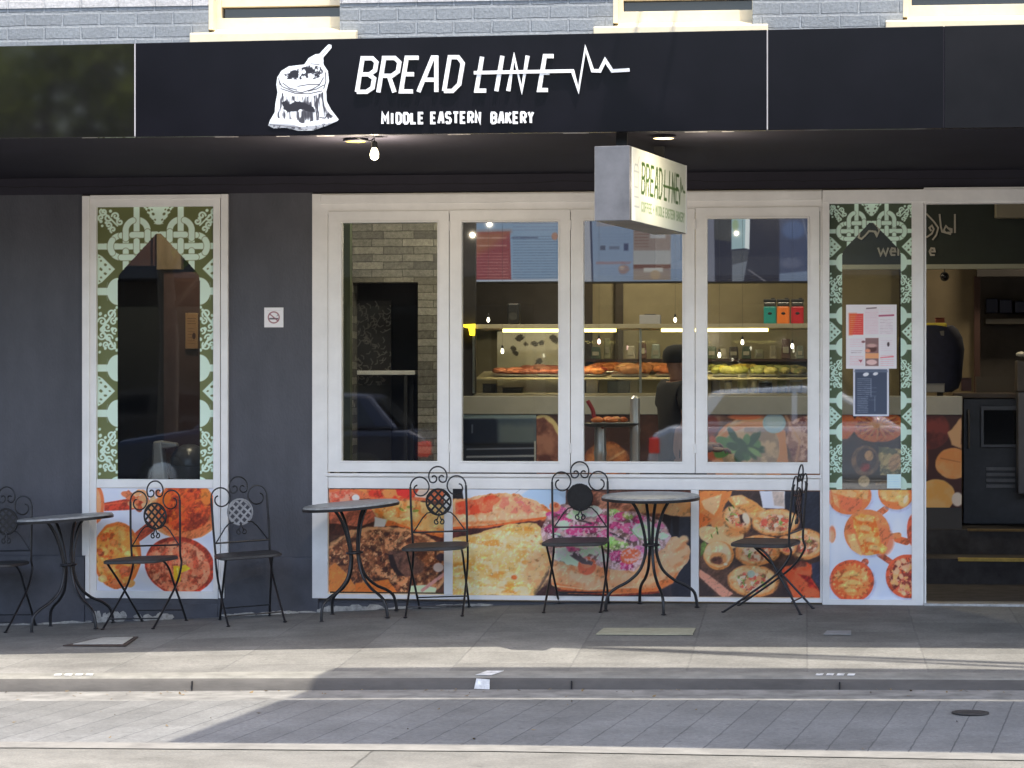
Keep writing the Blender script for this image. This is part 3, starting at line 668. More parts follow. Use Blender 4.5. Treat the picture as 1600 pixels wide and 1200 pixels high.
k.poly(pl_([(310,430),(370,390),(440,385),(440,480),(330,480)]), Dk, 1, 1, .3); k.poly(pl_([(510,375),(560,345),(650,385),(600,420),(530,415)]), Dk, 1, .8, .3)
for st in ([(205,520),(240,580),(380,640),(480,655),(600,620),(690,570),(740,480)], [(430,580),(560,560),(690,560)], [(250,540),(330,600),(420,625)], [(560,640),(660,615),(740,570)], [(225,605),(400,665),(560,672),(720,640)]): k.line(pl_(st), 1.7, Dk, 1, .85)
k.line(pl_([(720,215),(800,110)]), 2.0, Gy, 1); k.line(pl_([(590,310),(690,320)]), 1.2, Dk, 1); k.line(pl_([(610,280),(670,280)]), 1, Gy, 1); k.line(pl_([(765,420),(770,520),(745,610)]), 1.6, Dk, 1); k.line(pl_([(200,480),(215,560)]), 1.3, Dk, 1)
k.line(pl_([(700,960),(760,970),(790,920),(850,945)]), 1.6, Dk, 1); k.line(pl_([(770,840),(790,900),(750,940)]), 1.2, Gy, 1)
k.poly(pl_([(60,1045),(95,1020),(370,1030),(460,1065),(700,1050),(920,1000),(860,1050),(640,1110),(420,1118),(150,1085)]), Gy, 1, 1.4, .25)
k.line(pl_([(95,985),(100,1012),(380,1030),(460,1060),(700,1040),(920,995)]), 2.6, W_, 1)
k.tex(k.m_poly(pl_([(60,1045),(460,1072),(920,1005),(640,1115),(150,1085)]), 1), Dk, .35, .6, .1, .7)
for _ in range(3): k.line(pl_([(95,1040),(460,1078)]), .7, Dk, .8, .5)
tp = P(416,64,YL); bt = P(532,206,YL)
k.sheet("sack_emblem", print_mat("emblem vinyl", .45), tp.x, bt.x, P(474,206,YL).z, P(474,64,YL).z, YL-.004, awn, 1.1)

# ------------------------------------------------------------------ food pictures filling the panels under the windows
M['poster'] = print_mat("photo print", .38)
def place(k, name, text, cat, Y, m=None, gain=1.6, back=None):
    if name == 'food_poster': k.grain()
    x0, y0, x1, y1 = k.r
    o = k.sheet(name, m or M['poster'], wx(x0,Y), wx(x1,Y), zz((x0+x1)/2,y1,Y), zz((x0+x1)/2,y0,Y), Y, None, gain)
    label(o, text, cat); return o
rnd = random.Random(11)
# A: pans on white marble, under the tall window
k = Ink(151, 762.5, 333.5, 923.5, .9, (204,206,216)); full = np.ones_like(k.X)
k.tex(full, (222,222,228), .03, .5, .3, .8); k.tex(full, (178,184,200), .02, .62, .2, .6)
k.ell(150,788,13,30,(228,128,78)); k.ell(147,788,11,27,(236,176,130))
k.poly([(163,786),(196,780),(232,776),(234,792),(204,797),(163,799)], (176,66,44)); k.line([(164,789),(230,780)], 2, (206,96,62))
for i in range(26): k.ell(rnd.uniform(198,262), rnd.uniform(768,792), rnd.uniform(4,9), rnd.uniform(3,6), rnd.choice([(205,120,80),(232,170,120),(176,84,50),(240,196,150)]), rnd.uniform(0,180), 1.2, 1)
k.poly([(252,818),(238,832),(205,856),(196,848),(214,830),(236,812)], (150,66,44))
k.ell(284,806,54,36,(214,150,98),8,1.5,1); k.ell(291,797,48,46,(196,112,66),0,1.5,1); m = k.ell(290,792,41,38,(150,56,30),0,2,2.5)
k.tex(m,(196,84,42),.09,.52,.12); k.tex(m,(108,34,22),.08,.58,.1); k.tex(m,(226,120,52),.16,.66,.08,.9)
k.ell(258,779,9,11,(228,124,48),20,2,1,op=.8); k.ell(322,776,8,13,(232,140,60),0,2,1,op=.8)
k.ell(183,868,38,52,(196,110,52),0,1.3,1); m = k.ell(182,868,33,47,(230,158,76),0,2,2)
k.tex(m,(244,196,112),.10,.5,.12); k.tex(m,(190,96,44),.12,.6,.1)
for a,b,r,c in ((178,849,7,(214,130,66)),(163,842,5,(186,92,48)),(196,893,10,(196,98,56)),(168,886,8,(222,150,88)),(182,912,10,(206,112,62)),(160,905,7,(236,190,120)),(200,866,6,(240,190,110)),(204,912,7,(232,166,90)),(158,866,5,(170,80,44))): k.ell(a,b,r,r*.85,c,0,1.5,1); k.ell(a-1.5,b-1.5,r*.5,r*.4,tuple(min(255,q+26) for q in c),0,2)
k.ell(281,884,55,45,(150,56,38),12,1.4,1); m = k.ell(279,885,49,40,(204,122,88),12,2,1.5)
k.tex(m,(228,164,126),.13,.52,.10,.9); k.tex(m,(164,74,50),.12,.58,.09,.9); k.tex(m,(120,48,34),.2,.68,.07,.8)
for a in range(-3,5): k.line([(240+a*12,850),(250+a*12,925)], 1, (172,84,58), 1.5, .35, clip=m)
k.poly([(271,884),(279,884),(283,896),(282,908),(277,911),(272,904)], (214,178,44)); k.poly([(276,886),(290,882),(298,888),(288,893),(281,895)], (236,202,58)); k.line([(277,888),(280,902)],2,(250,228,120))
place(k, "food_poster", "photo print of red sauced pans and a lemon topped flatbread on white marble", "food poster", .0)
# B: minced meat bread and pides
k = Ink(514, 764.5, 694, 925, .9, (66,40,32)); full = np.ones_like(k.X)
k.tex(full,(96,60,44),.03,.5,.2); 
k.poly([(514,764),(694,764),(694,781),(620,784),(560,779),(514,788)], (206,112,72),1.5,2,.1)
m = k.poly([(556,764),(690,764),(640,779),(580,777)], (222,146,84),2,2,.1); k.tex(m,(190,60,40),.08,.5,.1); k.poly([(618,764),(642,764),(638,776),(622,774)],(196,52,44),1.5,1)
m = k.poly([(514,770),(545,766),(562,774),(550,783),(514,788)],(232,168,140),1.5,2,.12); k.tex(m,(200,96,72),.15,.55,.1)
k.ell(556,778,6,5,(232,226,222)); k.poly([(655,764),(675,764),(668,778),(648,776)],(236,210,190),1.5,1)
m = k.poly([(560,800),(590,786),(640,781),(694,790),(694,838),(668,834),(636,826),(606,820),(585,812),(560,815)], (232,182,112),1.5,2,.1)
k.tex(m,(246,212,150),.07,.5,.15); k.tex(m,(206,126,60),.09,.62,.1)
for a,b in ((628,796),(640,792),(650,798)): k.ell(a,b,5,2.2,(120,124,52),rnd.uniform(-40,40),1,1)
k.poly([(606,812),(640,824),(694,834),(694,842),(640,834),(600,822)], (196,104,48),2,2)
k.poly([(514,788),(560,782),(580,790),(590,812),(560,824),(514,830)], (176,98,72),2,2); k.poly([(586,808),(604,812),(600,826),(584,826)],(214,206,196),1.5,1)
k.poly([(514,818),(570,824),(620,822),(694,840),(694,850),(560,836),(514,836)], (70,36,26),2,1)
k.ell(600,884,102,62,(206,150,104),0,2,3); m = k.ell(600,884,96,56,(140,86,56),0,3,4,.1)
k.tex(m,(94,52,34),.12,.52,.08,.95); k.tex(m,(196,136,92),.14,.60,.07,.9); k.tex(m,(226,172,124),.2,.68,.05,.8); k.tex(m,(60,34,26),.13,.68,.06,.8)
k.poly([(607,862),(640,858),(664,880),(660,894),(636,902),(616,890)], (96,66,56),4,2,op=.85); k.poly([(606,866),(614,866),(622,890),(634,900),(622,900),(610,884)], (44,28,28),2,1)
m = k.poly([(514,888),(524,880),(548,905),(560,925),(514,925)], (224,138,72),2,1); m2 = k.poly([(556,912),(606,906),(620,925),(556,925)],(230,128,58),2,2)
k.poly([(640,915),(668,914),(682,918),(680,925),(640,925)], (214,220,180),1.5,1); k.line([(660,922),(694,896)],5,(206,150,136),1.5); k.ell(690,870,9,6,(60,46,52),0,2); k.ell(685,886,8,7,(226,200,186),0,2)
place(k, "food_poster", "photo print of a round brown minced meat bread below yellow pides", "food poster", .0)
# C: cheese bread and pink turnip salad wrap
k = Ink(707.5, 764.5, 1079.5, 931, .95, (50,46,52)); full = np.ones_like(k.X)
k.tex(full,(66,58,62),.03,.5,.2)
k.poly([(707,764),(885,764),(884,800),(850,806),(707,800)], (206,208,214),1.5,1); k.ell(856,778,40,18,(178,198,218),0,2,1); k.line([(815,764),(800,776)],1,(150,150,156)); k.poly([(707,764),(722,764),(725,783),(707,783)],(28,26,30))
k.poly([(885,764),(1079,764),(1079,850),(1010,842),(940,800),(884,790)], (84,58,50),2,2); m = k.poly([(922,766),(975,776),(1079,790),(1079,808),(1000,806),(940,800),(920,780)],(168,116,92),3,3); k.tex(m,(120,74,58),.08,.5,.12); m = k.poly([(985,786),(1079,780),(1079,806),(1000,800)],(206,146,92),3,2); k.tex(m,(230,180,130),.06,.5,.15)
k.poly([(1040,806),(1079,806),(1079,931),(1050,931)], (44,44,52),2,1); k.poly([(1035,800),(1050,806),(1046,838),(1036,836)],(36,28,30),2,1); k.poly([(1050,805),(1062,806),(1060,836),(1052,834)],(30,26,30),2,1)
# open pide above
k.poly([(707,822),(760,822),(820,808),(868,806),(862,822),(800,832),(760,842),(707,852)], (76,38,34),2,1.5)
m = k.poly([(707,782),(735,778),(775,771),(806,772),(838,782),(864,798),(862,810),(830,814),(790,818),(745,824),(707,826)], (232,168,116),1.5,2.2,.13)
k.tex(m,(248,206,160),.08,.5,.14); k.tex(m,(202,118,68),.1,.62,.1)
m2 = k.poly([(712,786),(740,782),(770,775),(784,780),(768,790),(770,800),(735,806),(712,804)], (222,84,50),2.5,3,.12); k.tex(m2,(240,130,90),.1,.55,.1)
m2 = k.poly([(785,776),(815,778),(850,796),(830,806),(795,802),(780,792)],(238,184,138),3,3,.1); k.tex(m2,(216,130,106),.15,.55,.08); k.line([(808,786),(816,784),(820,790)],1.6,(196,110,116))
for i in range(9): k.ell(722+i*16, 812-i*.9+(2 if i%2 else 0), 7.5, 6.5, (244,200,156), 0, 2.5, .8); k.ell(722+i*16, 819-i*.9, 7, 2.5, (206,116,62), 0, 2.5, .5, op=.7)
k.line([(707,826),(760,824),(820,814),(862,808)],3.5,(214,106,52),1.5)
# cheese bread
k.ell(768,905,108,78,(60,36,34),-8,8,2,op=.8)
m = k.poly([(707,842),(740,836),(800,819),(838,818),(856,834),(864,862),(866,890),(850,914),(838,931),(707,931)], (226,182,116),1.5,2,.1)
m = k.poly([(707,846),(745,838),(800,823),(836,822),(850,838),(857,864),(852,888),(836,912),(826,931),(707,931)], (240,214,150),4,3,.08)
k.tex(m,(232,178,92),.05,.54,.1,.85,4,(.6,1.3)); k.tex(m,(250,234,192),.09,.56,.09,.8); k.tex(m,(222,150,64),.07,.66,.07,.8,3,(.6,1.3)); k.tex(m,(252,240,214),.3,.66,.08,.6)
m2 = k.ell(842,890,22,30,(232,186,134),20,8,2,op=.7); k.ell(804,903,5,4,(196,104,52),0,2,1); k.tex(m2,(206,136,90),.15,.6,.08,.6)
for a,b in ((838,838),(846,850),(832,846),(840,876)): k.ell(a,b,2.5,1.5,(176,124,78),30,1.5)
k.line([(866,880),(852,905),(838,928)],5,(52,42,46),4,.7)
# salad wrap
m = k.poly([(862,868),(900,860),(960,866),(1040,840),(1058,838),(1076,852),(1078,872),(1062,890),(1050,910),(1020,924),(960,929),(890,926),(864,915),(860,890)], (230,172,126),1.5,3,.08)
k.tex(m,(244,204,162),.06,.5,.14); k.tex(m,(204,132,88),.08,.62,.1)
k.poly([(864,912),(920,920),(1000,918),(1060,892),(1052,910),(1020,926),(890,928)], (214,122,70),3,2); k.line([(870,922),(960,930),(1030,924)],3,(120,52,36),1.5); k.line([(866,915),(920,921),(1000,916),(1040,902)],1.5,(250,212,170),2)
for a,b,r in ((1060,852,11),(1066,866,10),(1058,876,11),(1044,894,12),(1020,908,11),(1068,842,8),(1004,912,10)): k.ell(a,b,r,r*.8,(240,196,150),-30,3,1); k.ell(a+2,b+5,r*.8,r*.3,(196,116,70),-30,3,1,op=.6)
zone = k.m_poly([(846,830),(858,806),(878,788),(920,792),(960,798),(1000,800),(1036,816),(1050,836),(1040,858),(1010,868),(992,893),(958,890),(938,884),(900,868),(866,878),(846,842)], 2, 4, .06)
k.put(zone, (186,150,146)); k.tex(zone,(110,84,78),.07,.56,.12)
PK = [(196,74,128),(214,104,150),(178,62,110),(206,120,158)]; GN = [(204,222,196),(226,234,218),(150,176,104),(182,206,160)]
def leaf(cx, cy, r, col, ang): 
    k.poly([(cx+math.cos(R(ang+t))*r*(1+.28*math.sin(t*.09+cx)), cy+math.sin(R(ang+t))*r*.62) for t in range(0,360,40)], tuple(c*.55 for c in col), 2, 1.5, .2, .55)
    mm = k.poly([(cx+math.cos(R(ang+t))*r*(1+.28*math.sin(t*.09+cx)), cy-1.5+math.sin(R(ang+t))*r*.62) for t in range(0,360,40)], col, 1.3, 1.6, .18)
    k.ell(cx-r*.2, cy-r*.3, r*.45, r*.2, tuple(min(255,c+30) for c in col), ang, 2.5, .5, op=.8)
sal = [(874,798,11,0,1),(884,812,13,3,1),(862,806,9,2,0),(900,806,14,2,1),(880,822,13,1,1),(862,828,12,2,0),(900,830,16,0,0),(918,802,10,1,1),(926,800,16,1,2),(942,812,12,3,1),(960,802,11,2,2),(924,826,15,2,0),(948,836,13,1,0),(985,826,16,1,0),(972,808,13,0,0),(1000,812,12,2,0),(962,822,11,0,0),(1012,828,22,1,2),(1030,822,9,3,0),(1036,838,10,0,2),(882,868,20,1,2),(900,872,24,0,2),(896,856,13,1,0),(914,850,18,1,2),(930,860,15,0,2),(950,850,17,2,2),(944,872,12,1,2),(966,870,15,0,0),(980,884,13,2,0),(1000,860,12,3,0),(992,842,9,3,0),(960,852,14,2,2),(940,842,8,3,1),(1020,852,13,0,2),(974,852,10,2,2),(870,838,8,0,2)]
for a,b,r,ci,ki in sal: leaf(a,b,r*.92,PK[ci] if ki==0 else (GN[ci % 4] if ki==2 else (PK+GN)[(ci*3+ki) % 8]), rnd.uniform(-40,40))
k.ell(1008,829,20,12,(220,230,214),8,1.5,1); k.ell(1008,829,16,9,(196,212,176),8,2,.5); k.line([(985,825),(1000,842),(1028,840)],1.6,(110,150,90),1.5)
for pts in ([(896,838),(930,846),(946,842)],[(868,836),(886,842)],[(905,812),(925,818)],[(880,850),(905,852)],[(955,832),(985,846)]): k.line(pts,3,(48,40,44),2,.8)
m = k.ell(918,884,14,15,(224,116,84),30,2,1); m = k.ell(986,868,16,12,(222,116,80),-20,2,1.5); k.ell(916,880,9,8,(240,150,116),30,3,.5,op=.7)
k.poly([(890,868),(902,860),(912,872),(928,878),(926,884),(910,880)],(92,80,84),2,1); k.ell(868,792,9,8,(224,150,112),0,2,1); k.ell(870,790,4,3.5,(160,80,50),0,1.5)
k.ell(944,846,14,6,(128,178,92),10,1.5,1); k.ell(952,842,8,4,(170,206,130),-10,1.5,1); k.ell(982,806,9,5,(146,160,90),20,2,1)
sp = k.m_poly([(850,800),(1040,812),(1040,880),(860,880)],6); k.tex(zone,(240,214,222),.30,.60,.10,.75)
place(k, "food_poster", "wide photo print of cheese bread beside a pink turnip and cucumber salad bread", "food poster", .0)
# D: rolled wraps
k = Ink(1092.5, 767, 1281, 933, .9, (58,48,47)); full = np.ones_like(k.X)
k.poly([(1092,790),(1200,800),(1240,850),(1230,900),(1200,933),(1120,933),(1092,900)],(120,82,62),10,4,op=.7)
k.tex(full,(70,56,52),.03,.5,.2); k.poly([(1222,767),(1281,767),(1281,850),(1240,838)],(40,42,52),2,1)
k.poly([(1187,767),(1226,767),(1226,795),(1192,794)],(206,206,214),1.5,1); k.poly([(1206,767),(1226,767),(1226,792),(1210,790)],(176,160,150),3,1)
k.poly([(1092,767),(1145,767),(1128,800),(1116,815),(1100,826),(1092,826)],(226,140,78),2,1.5); k.poly([(1096,784),(1128,772),(1124,790),(1116,806),(1102,796)],(244,200,150),2.5,2); k.poly([(1092,800),(1112,812),(1098,826),(1092,826)],(214,116,56),2,1)
k.poly([(1108,818),(1140,790),(1150,810),(1128,835)],(226,150,92),3,2)
def wrap(cx, cy, rx, ry, ang, base=(238,188,128), fill=True):
    k.ell(cx+2, cy+3, rx+3, ry+3, (60,40,34), ang, 6, 1, op=.55); k.ell(cx, cy, rx, ry, (206,136,80), ang, 2.5, 1.4)
    m = k.ell(cx-.8, cy-1.2, rx*.9, ry*.88, base, ang, 3, 1.2); k.tex(m,(250,218,168),.1,.5,.14,.9); k.tex(m,(206,126,68),.12,.64,.1,.8)
    if fill:
        m = k.ell(cx, cy+ry*.05, rx*.66, ry*.62, (206,152,110), ang, 3.5, 2.5, .15)
        k.tex(m,(236,214,188),.16,.5,.07); k.tex(m,(150,94,70),.18,.58,.10); k.tex(m,(126,140,74),.16,.66,.05); k.tex(m,(214,104,84),.15,.66,.06)
k.poly([(1122,830),(1160,790),(1172,782),(1196,796),(1186,806),(1160,822),(1150,840)],(236,186,126),3,2)
k.poly([(1135,778),(1160,773),(1184,788),(1192,797),(1176,803),(1150,796)],(236,166,98),2,1.5); k.poly([(1142,776),(1160,775),(1172,786),(1150,790)],(248,204,150),3,1)
wrap(1152,812,24,17,38); k.poly([(1155,805),(1163,803),(1166,816),(1158,818)],(66,44,40),2,1); k.ell(1166,810,5,9,(244,226,200),-20,2)
k.ell(1110,836,20,13,(240,206,156),20,2,1); k.poly([(1094,834),(1130,822),(1162,836),(1158,852),(1140,860),(1110,848)],(240,200,146),3,2); k.ell(1150,830,18,8,(206,132,74),-8,4,2,op=.8)
for a,b in ((1120,826),(1121,832),(1112,838),(1140,796),(1146,792),(1136,812)): k.ell(a,b,3.6,1.2,(88,104,44),rnd.uniform(40,100),1)
wrap(1212,816,37,21,-4); wrap(1258,850,30,24,0); wrap(1185,860,36,24,-10,(226,160,104)); wrap(1230,852,16,14,30,(220,160,120))
k.ell(1123,868,24,23,(206,136,76),0,1.5,1); m = k.ell(1121,866,21,20,(242,204,148),0,3,1); k.tex(m,(252,226,184),.08,.5,.14); k.ell(1123,874,14,11,(206,144,92),0,3,1); k.ell(1121,876,9,6,(92,58,48),0,3,1); k.ell(1134,882,3,2,(250,236,206))
wrap(1177,908,40,25,4); k.ell(1174,897,6,6,(160,166,150),0,2)
k.poly([(1092,890),(1110,900),(1145,928),(1138,933),(1128,933),(1092,902)],(206,146,122),2,1); k.poly([(1096,850),(1101,846),(1104,852),(1098,866),(1095,870)],(104,124,66),2,1)
m = k.poly([(1222,888),(1254,876),(1272,884),(1266,902),(1281,925),(1281,933),(1240,933),(1232,915)],(206,88,52),3,2,.1); k.tex(m,(226,116,74),.07,.5,.14); k.tex(m,(176,54,36),.08,.62,.1); k.poly([(1246,896),(1266,900),(1281,924),(1260,908)],(150,40,32),3,1)
k.poly([(1268,880),(1281,876),(1281,918),(1270,904)],(60,60,76),2,1); k.poly([(1236,866),(1256,872),(1262,884),(1240,888)],(70,52,48),3,1,op=.7)
place(k, "food_poster", "photo print of stuffed rolled wraps piled on a dark tray", "food poster", .0)
# E: pans on pale marble
k = Ink(1296, 765.5, 1424.5, 936.5, .9, (206,212,224)); full = np.ones_like(k.X)
k.tex(full,(224,226,232),.03,.5,.3); k.tex(full,(182,190,208),.025,.62,.2,.7)
def pan(cx, cy, rx, ry, c=(196,104,62), ang=0):
    k.ell(cx+2, cy+3, rx+2, ry+2, (140,140,160), ang, 5, .5, op=.6); k.ell(cx, cy, rx, ry, c, ang, 1.3, .5); k.ell(cx, cy, rx*.93, ry*.93, tuple(q*1.1 for q in c), ang, 3, .5)
k.line([(1384,795),(1374,802)],10,(186,104,66)); k.line([(1402,842),(1416,846)],11,(186,98,58)); k.line([(1352,878),(1346,888)],11,(160,84,62)); k.line([(1374,866),(1392,878)],9,(160,82,58)); k.line([(1404,836),(1392,838)],9,(204,130,80))
pan(1328,776,34,28,(216,124,76),-8); m = k.poly([(1298,765),(1358,765),(1356,781),(1340,780),(1300,771)],(238,190,132),2,1.5); k.tex(m,(214,146,84),.12,.55,.1); k.poly([(1300,772),(1308,774),(1312,795),(1304,788)],(238,170,116),2); k.poly([(1312,776),(1348,780),(1345,794),(1325,801),(1314,794)],(206,112,76),3,1)
pan(1400,768,28,28,(206,120,68),0); m = k.ell(1398,770,23,15,(232,176,104),0,3,2); k.tex(m,(248,206,140),.12,.5,.12); k.ell(1412,782,8,10,(226,188,120),20,2); k.ell(1415,780,3,7,(246,226,190),20,1.5)
pan(1355,832,36,36,(214,134,84)); k.poly([(1324,836),(1334,834),(1344,858),(1346,868),(1330,858)],(240,190,128),3,1); k.ell(1380,846,17,22,(206,112,72),0,5,1,op=.8); k.ell(1336,822,14,12,(200,106,64),0,4,1,op=.8)
m = k.poly([(1333,809),(1346,802),(1366,806),(1372,828),(1376,848),(1386,856),(1382,864),(1354,868),(1346,858),(1340,836),(1334,822)],(238,156,76),1.6,1.5,.15); k.tex(m,(250,196,116),.1,.5,.1); k.tex(m,(214,112,48),.11,.6,.08)
for a,b,r in ((1352,826,9),(1346,812,6),(1360,844,8),(1366,856,8),(1358,812,7)): k.ell(a,b,r,r*.6,(250,196,128),10,3); k.ell(a,b+r*.6,r,r*.25,(206,104,44),10,2,op=.7)
k.ell(1300,835,6,13,(206,128,92),0,2); k.ell(1300,838,4,9,(232,180,140),0,2)
def pie(cx, cy, rx, ry, cc):
    pan(cx, cy, rx, ry, (182,84,54)); m = k.ell(cx, cy, rx*.84, ry*.84, cc, 0, 2, 1.5); k.tex(m,(206,96,52),.11,.56,.08,.9); k.tex(m,(240,190,124),.12,.58,.08,.9); return m
for t in range(0,360,18):
    pass
m = pie(1331,908,35,33,(222,140,80))
for t in range(0,360,16): k.ell(1331+29*math.cos(R(t)),908+27*math.sin(R(t)),3.5,2.2,(206,92,52),t,1.5,op=.8)
for a,b,c_ in ((1322,900,10),(1336,898,10),(1328,912,11),(1340,912,9),(1330,924,10),(1318,916,7)): k.ell(a,b,c_,c_*.5,(240,192,118),rnd.uniform(-30,30),2.5,1); k.ell(a,b+3,c_,1.6,(196,116,60),0,2,op=.7)
m = pie(1418,900,34,34,(176,88,70)); k.tex(m,(120,48,42),.16,.54,.06,.9); k.tex(m,(232,176,140),.15,.64,.06,.9)
for a,b in ((1404,880),(1412,876),(1400,894),(1408,900),(1412,926),(1402,890),(1414,888)): k.ell(a,b,5,3.5,(238,190,146),rnd.uniform(0,90),2,1)
k.ell(1426,828,9,24,(196,96,66),0,1.5); k.line([(1298,765),(1298,936)],.9,(170,176,190),1,.6)
place(k, "food_poster", "photo print of filled pastries in round pans on pale marble, beside the doorway", "food poster", .0)

# small black poster on the side window
M['paper'] = M['poster']
k = Ink(1322, 476, 1401, 576, .7, (236,230,234))
k.poly([(1327,490),(1349,490),(1349,523),(1327,523)],(196,64,58)); k.poly([(1327,490),(1338,490),(1331,523),(1327,523)],(214,96,44),5); 
def rows(x0,x1,y0,y1,n,c,hh=1.1,jit=.35,op=.75):
    for i in range(n):
        y = y0+(y1-y0)*i/max(1,n-1); x = x0
        while x < x1-1:
            l = rnd.uniform(2,7); e = min(x+l, x1); k.line([(x,y),(e,y)],hh,c,.7,op*rnd.uniform(.6,1)); x += l+rnd.uniform(.6,1.6)
rows(1329,1347,494,520,9,(236,170,150),.8)
rows(1352,1372,488,521,14,(150,120,132),.9); k.line([(1354,482),(1369,481)],2.2,(110,90,96)); k.poly([(1351,484),(1373,482),(1373,522),(1351,522)],(222,196,206),1,op=.35)
rows(1375,1395,499,521,10,(140,116,128),.9); k.line([(1374,493.5),(1396,492.5)],2.8,(150,70,96)); rows(1376,1392,481,487,3,(170,140,150),.8)
k.line([(1324,526.5),(1399,525)],1.6,(250,248,248))
k.poly([(1352,528),(1373,528),(1373,572),(1352,572)],(120,90,88)); k.poly([(1352,552),(1373,552),(1373,560),(1352,560)],(226,160,112)); k.ell(1363,545,7,5,(80,48,44),0,2); k.ell(1362,540,8,3,(176,140,134),0,2); k.ell(1362,566,8,4,(226,190,186),0,1.5); k.ell(1356,548,4,3,(196,130,100),0,2)
rows(1328,1348,530,541,5,(186,150,160),.9); rows(1330,1347,548,551,2,(110,90,96),1.2); rows(1328,1349,557,570,6,(190,130,140),.9); k.ell(1349,534,3,2,(120,80,84)); k.poly([(1341,562),(1348,562),(1345,567)],(150,80,90))
rows(1376,1395,532,548,6,(170,150,160),.8); k.ell(1388,538,2,3.5,(60,44,48)); rows(1376,1396,556,571,6,(190,130,140),.9); k.line([(1376,559),(1396,557)],1.4,(200,90,100))
o = place(k, "menu_sheet", "white printed price list with a red block taped to the arched side window", "menu sheet", .012)
k = Ink(1333, 574, 1389, 650.5, .7, (60,68,84)); k.poly([(1333,574),(1389,574),(1389,650),(1333,650)],(206,206,216)); k.poly([(1336,577),(1386,577),(1386,647.5),(1336,647.5)],(58,66,84))
for a,b,r in ((1353,585,3.5),(1368,584,3)): k.ell(a,b,r*1.3,r*.8,(226,226,230),-15,1.2)
k.line([(1336,580),(1386,580)],3.5,(96,104,122),2,.7); rows(1340,1361,592,616,9,(128,136,152),1.2,op=.7); rows(1340,1356,620,644,10,(128,136,152),1.3,op=.7); k.line([(1361,592),(1361,620)],1.2,(120,128,146),1,.7); k.line([(1367,620),(1367,642)],1.2,(120,128,146),1,.7); rows(1351,1369,606,625,4,(120,128,146),1.0,op=.5)
place(k, "chalkboard_menu", "dark slate price board with pale edge taped under the white price list", "menu sheet", .016)
k = Ink(1386, 741, 1408, 763, .7, (200,222,222)); rows(1388,1405,745,760,5,(120,150,170),.8,op=.6)
place(k, "notice_sticker", "small pale blue paper sticker at the foot of the side window", "sticker", .014)
# no smoking plate on the wall
k = Ink(413.5, 481, 442.5, 511, .5, (224,222,224)); k.ell(428,496,9.5,9.5,(112,70,76)); k.ell(428,496,7.6,7.6,(224,222,224)); k.line([(422,498),(434,498)],2.4,(60,58,64)); k.line([(433,494),(435,491)],1.2,(100,98,104)); k.line([(421.5,490.5),(434.5,501.5)],1.8,(112,70,76)); rows(418,438,485,486,1,(120,120,126),.8)
t = thing("no_smoking_sign", "small square white no smoking plate on the dark grey wall", "sign", P(428,496,0))
b = MB(); b.box(wx(413),wx(443),-.0045,-.0008,zz(428,511.5,0),zz(428,480.5,0)); b.build("plate", M['white'], t, bevel=.001)
k.sheet("pictogram", M['poster'], wx(413.6), wx(442.4), zz(428,511,0), zz(428,481,0), -.0052, t, 1.7)

# ------------------------------------------------------------------ box sign hanging under the awning
A_ = R(10.5); near = P(984, 286, -2.77); L_ = 1.26; Tt = .185; Hs = .375
zt_ = P(984, 227, -2.77).z; zb_ = P(988, 344.5, -2.77).z
hs = thing("hanging_sign", "square edged white light box sign hung crosswise under the awning", "sign", (near.x, near.y, zt_))
lv = Vector((math.sin(A_), math.cos(A_), 0)); tv = Vector((math.cos(A_), -math.sin(A_), 0))
c0 = Vector((near.x, near.y, 0))
def sg(a, b, z): p = c0+lv*a-tv*b; return (p.x, p.y, z)        # a along the sign, b across it from the printed side
M['alu'] = mat("grey aluminium", (.15,.146,.15), .40, .35, var=.35, vscale=4)
M['signface'] = print_mat("sign face", .4)
b = MB(); b.hexa([sg(0,0,zb_),sg(L_,0,zb_),sg(L_,Tt,zb_),sg(0,Tt,zb_),sg(0,0,zt_),sg(L_,0,zt_),sg(L_,Tt,zt_),sg(0,Tt,zt_)])
b.build("box_body", M['alu'], hs, bevel=.004)
b = MB()
for a in (.004, L_-.026): b = MB(); b.hexa([sg(a,-.004,zb_+.002),sg(a+.022,-.004,zb_+.002),sg(a+.022,-.0005,zb_+.002),sg(a,-.0005,zb_+.002),sg(a,-.004,zt_-.002),sg(a+.022,-.004,zt_-.002),sg(a+.022,-.0005,zt_-.002),sg(a,-.0005,zt_-.002)])
b.build("edge_trim", M['white'], hs)
M['bsteel'] = mat("black steel", (.02,.02,.022), .5, .3)
for a in (.20, L_-.25):
    b = MB(); p = Vector(sg(a, Tt/2, 0)); b.box(p.x-.028, p.x+.028, p.y-.02, p.y+.02, zt_-.002, zb+.012); b.build("hanger", M['bsteel'], hs)
k = Ink(0, 0, 232, 75, .8, (206,212,196)); full = np.ones_like(k.X); k.tex(full,(222,222,214),.015,.5,.3)
def glyphs(text, x, y0, y1, wd, gp, w, col, sl=0):
    for ch in text:
        if ch == ' ': x += wd; continue
        for st in GL[ch]: k.line([(x+a*wd+(1-b)*(y1-y0)*sl, y0+b*(y1-y0)) for a, b in st], w, col, 1)
        x += wd+gp
glyphs("BREAD", 40, 14, 44, 13, 5, 3.6, (58,88,38), .12); glyphs("LINE", 135, 14, 44, 12, 5, 3.4, (58,88,38), .12)
k.line([(132,30),(200,30),(204,44),(209,16),(213,30),(217,24),(221,30),(229,30)], 2.6, (66,96,44))
glyphs("COFFEE", 40, 54, 63, 5.2, 2.2, 1.7, (116,142,98)); glyphs("+ MIDDLE EASTERN BAKERY", 88, 54, 63, 4.6, 1.7, 1.6, (116,142,98))
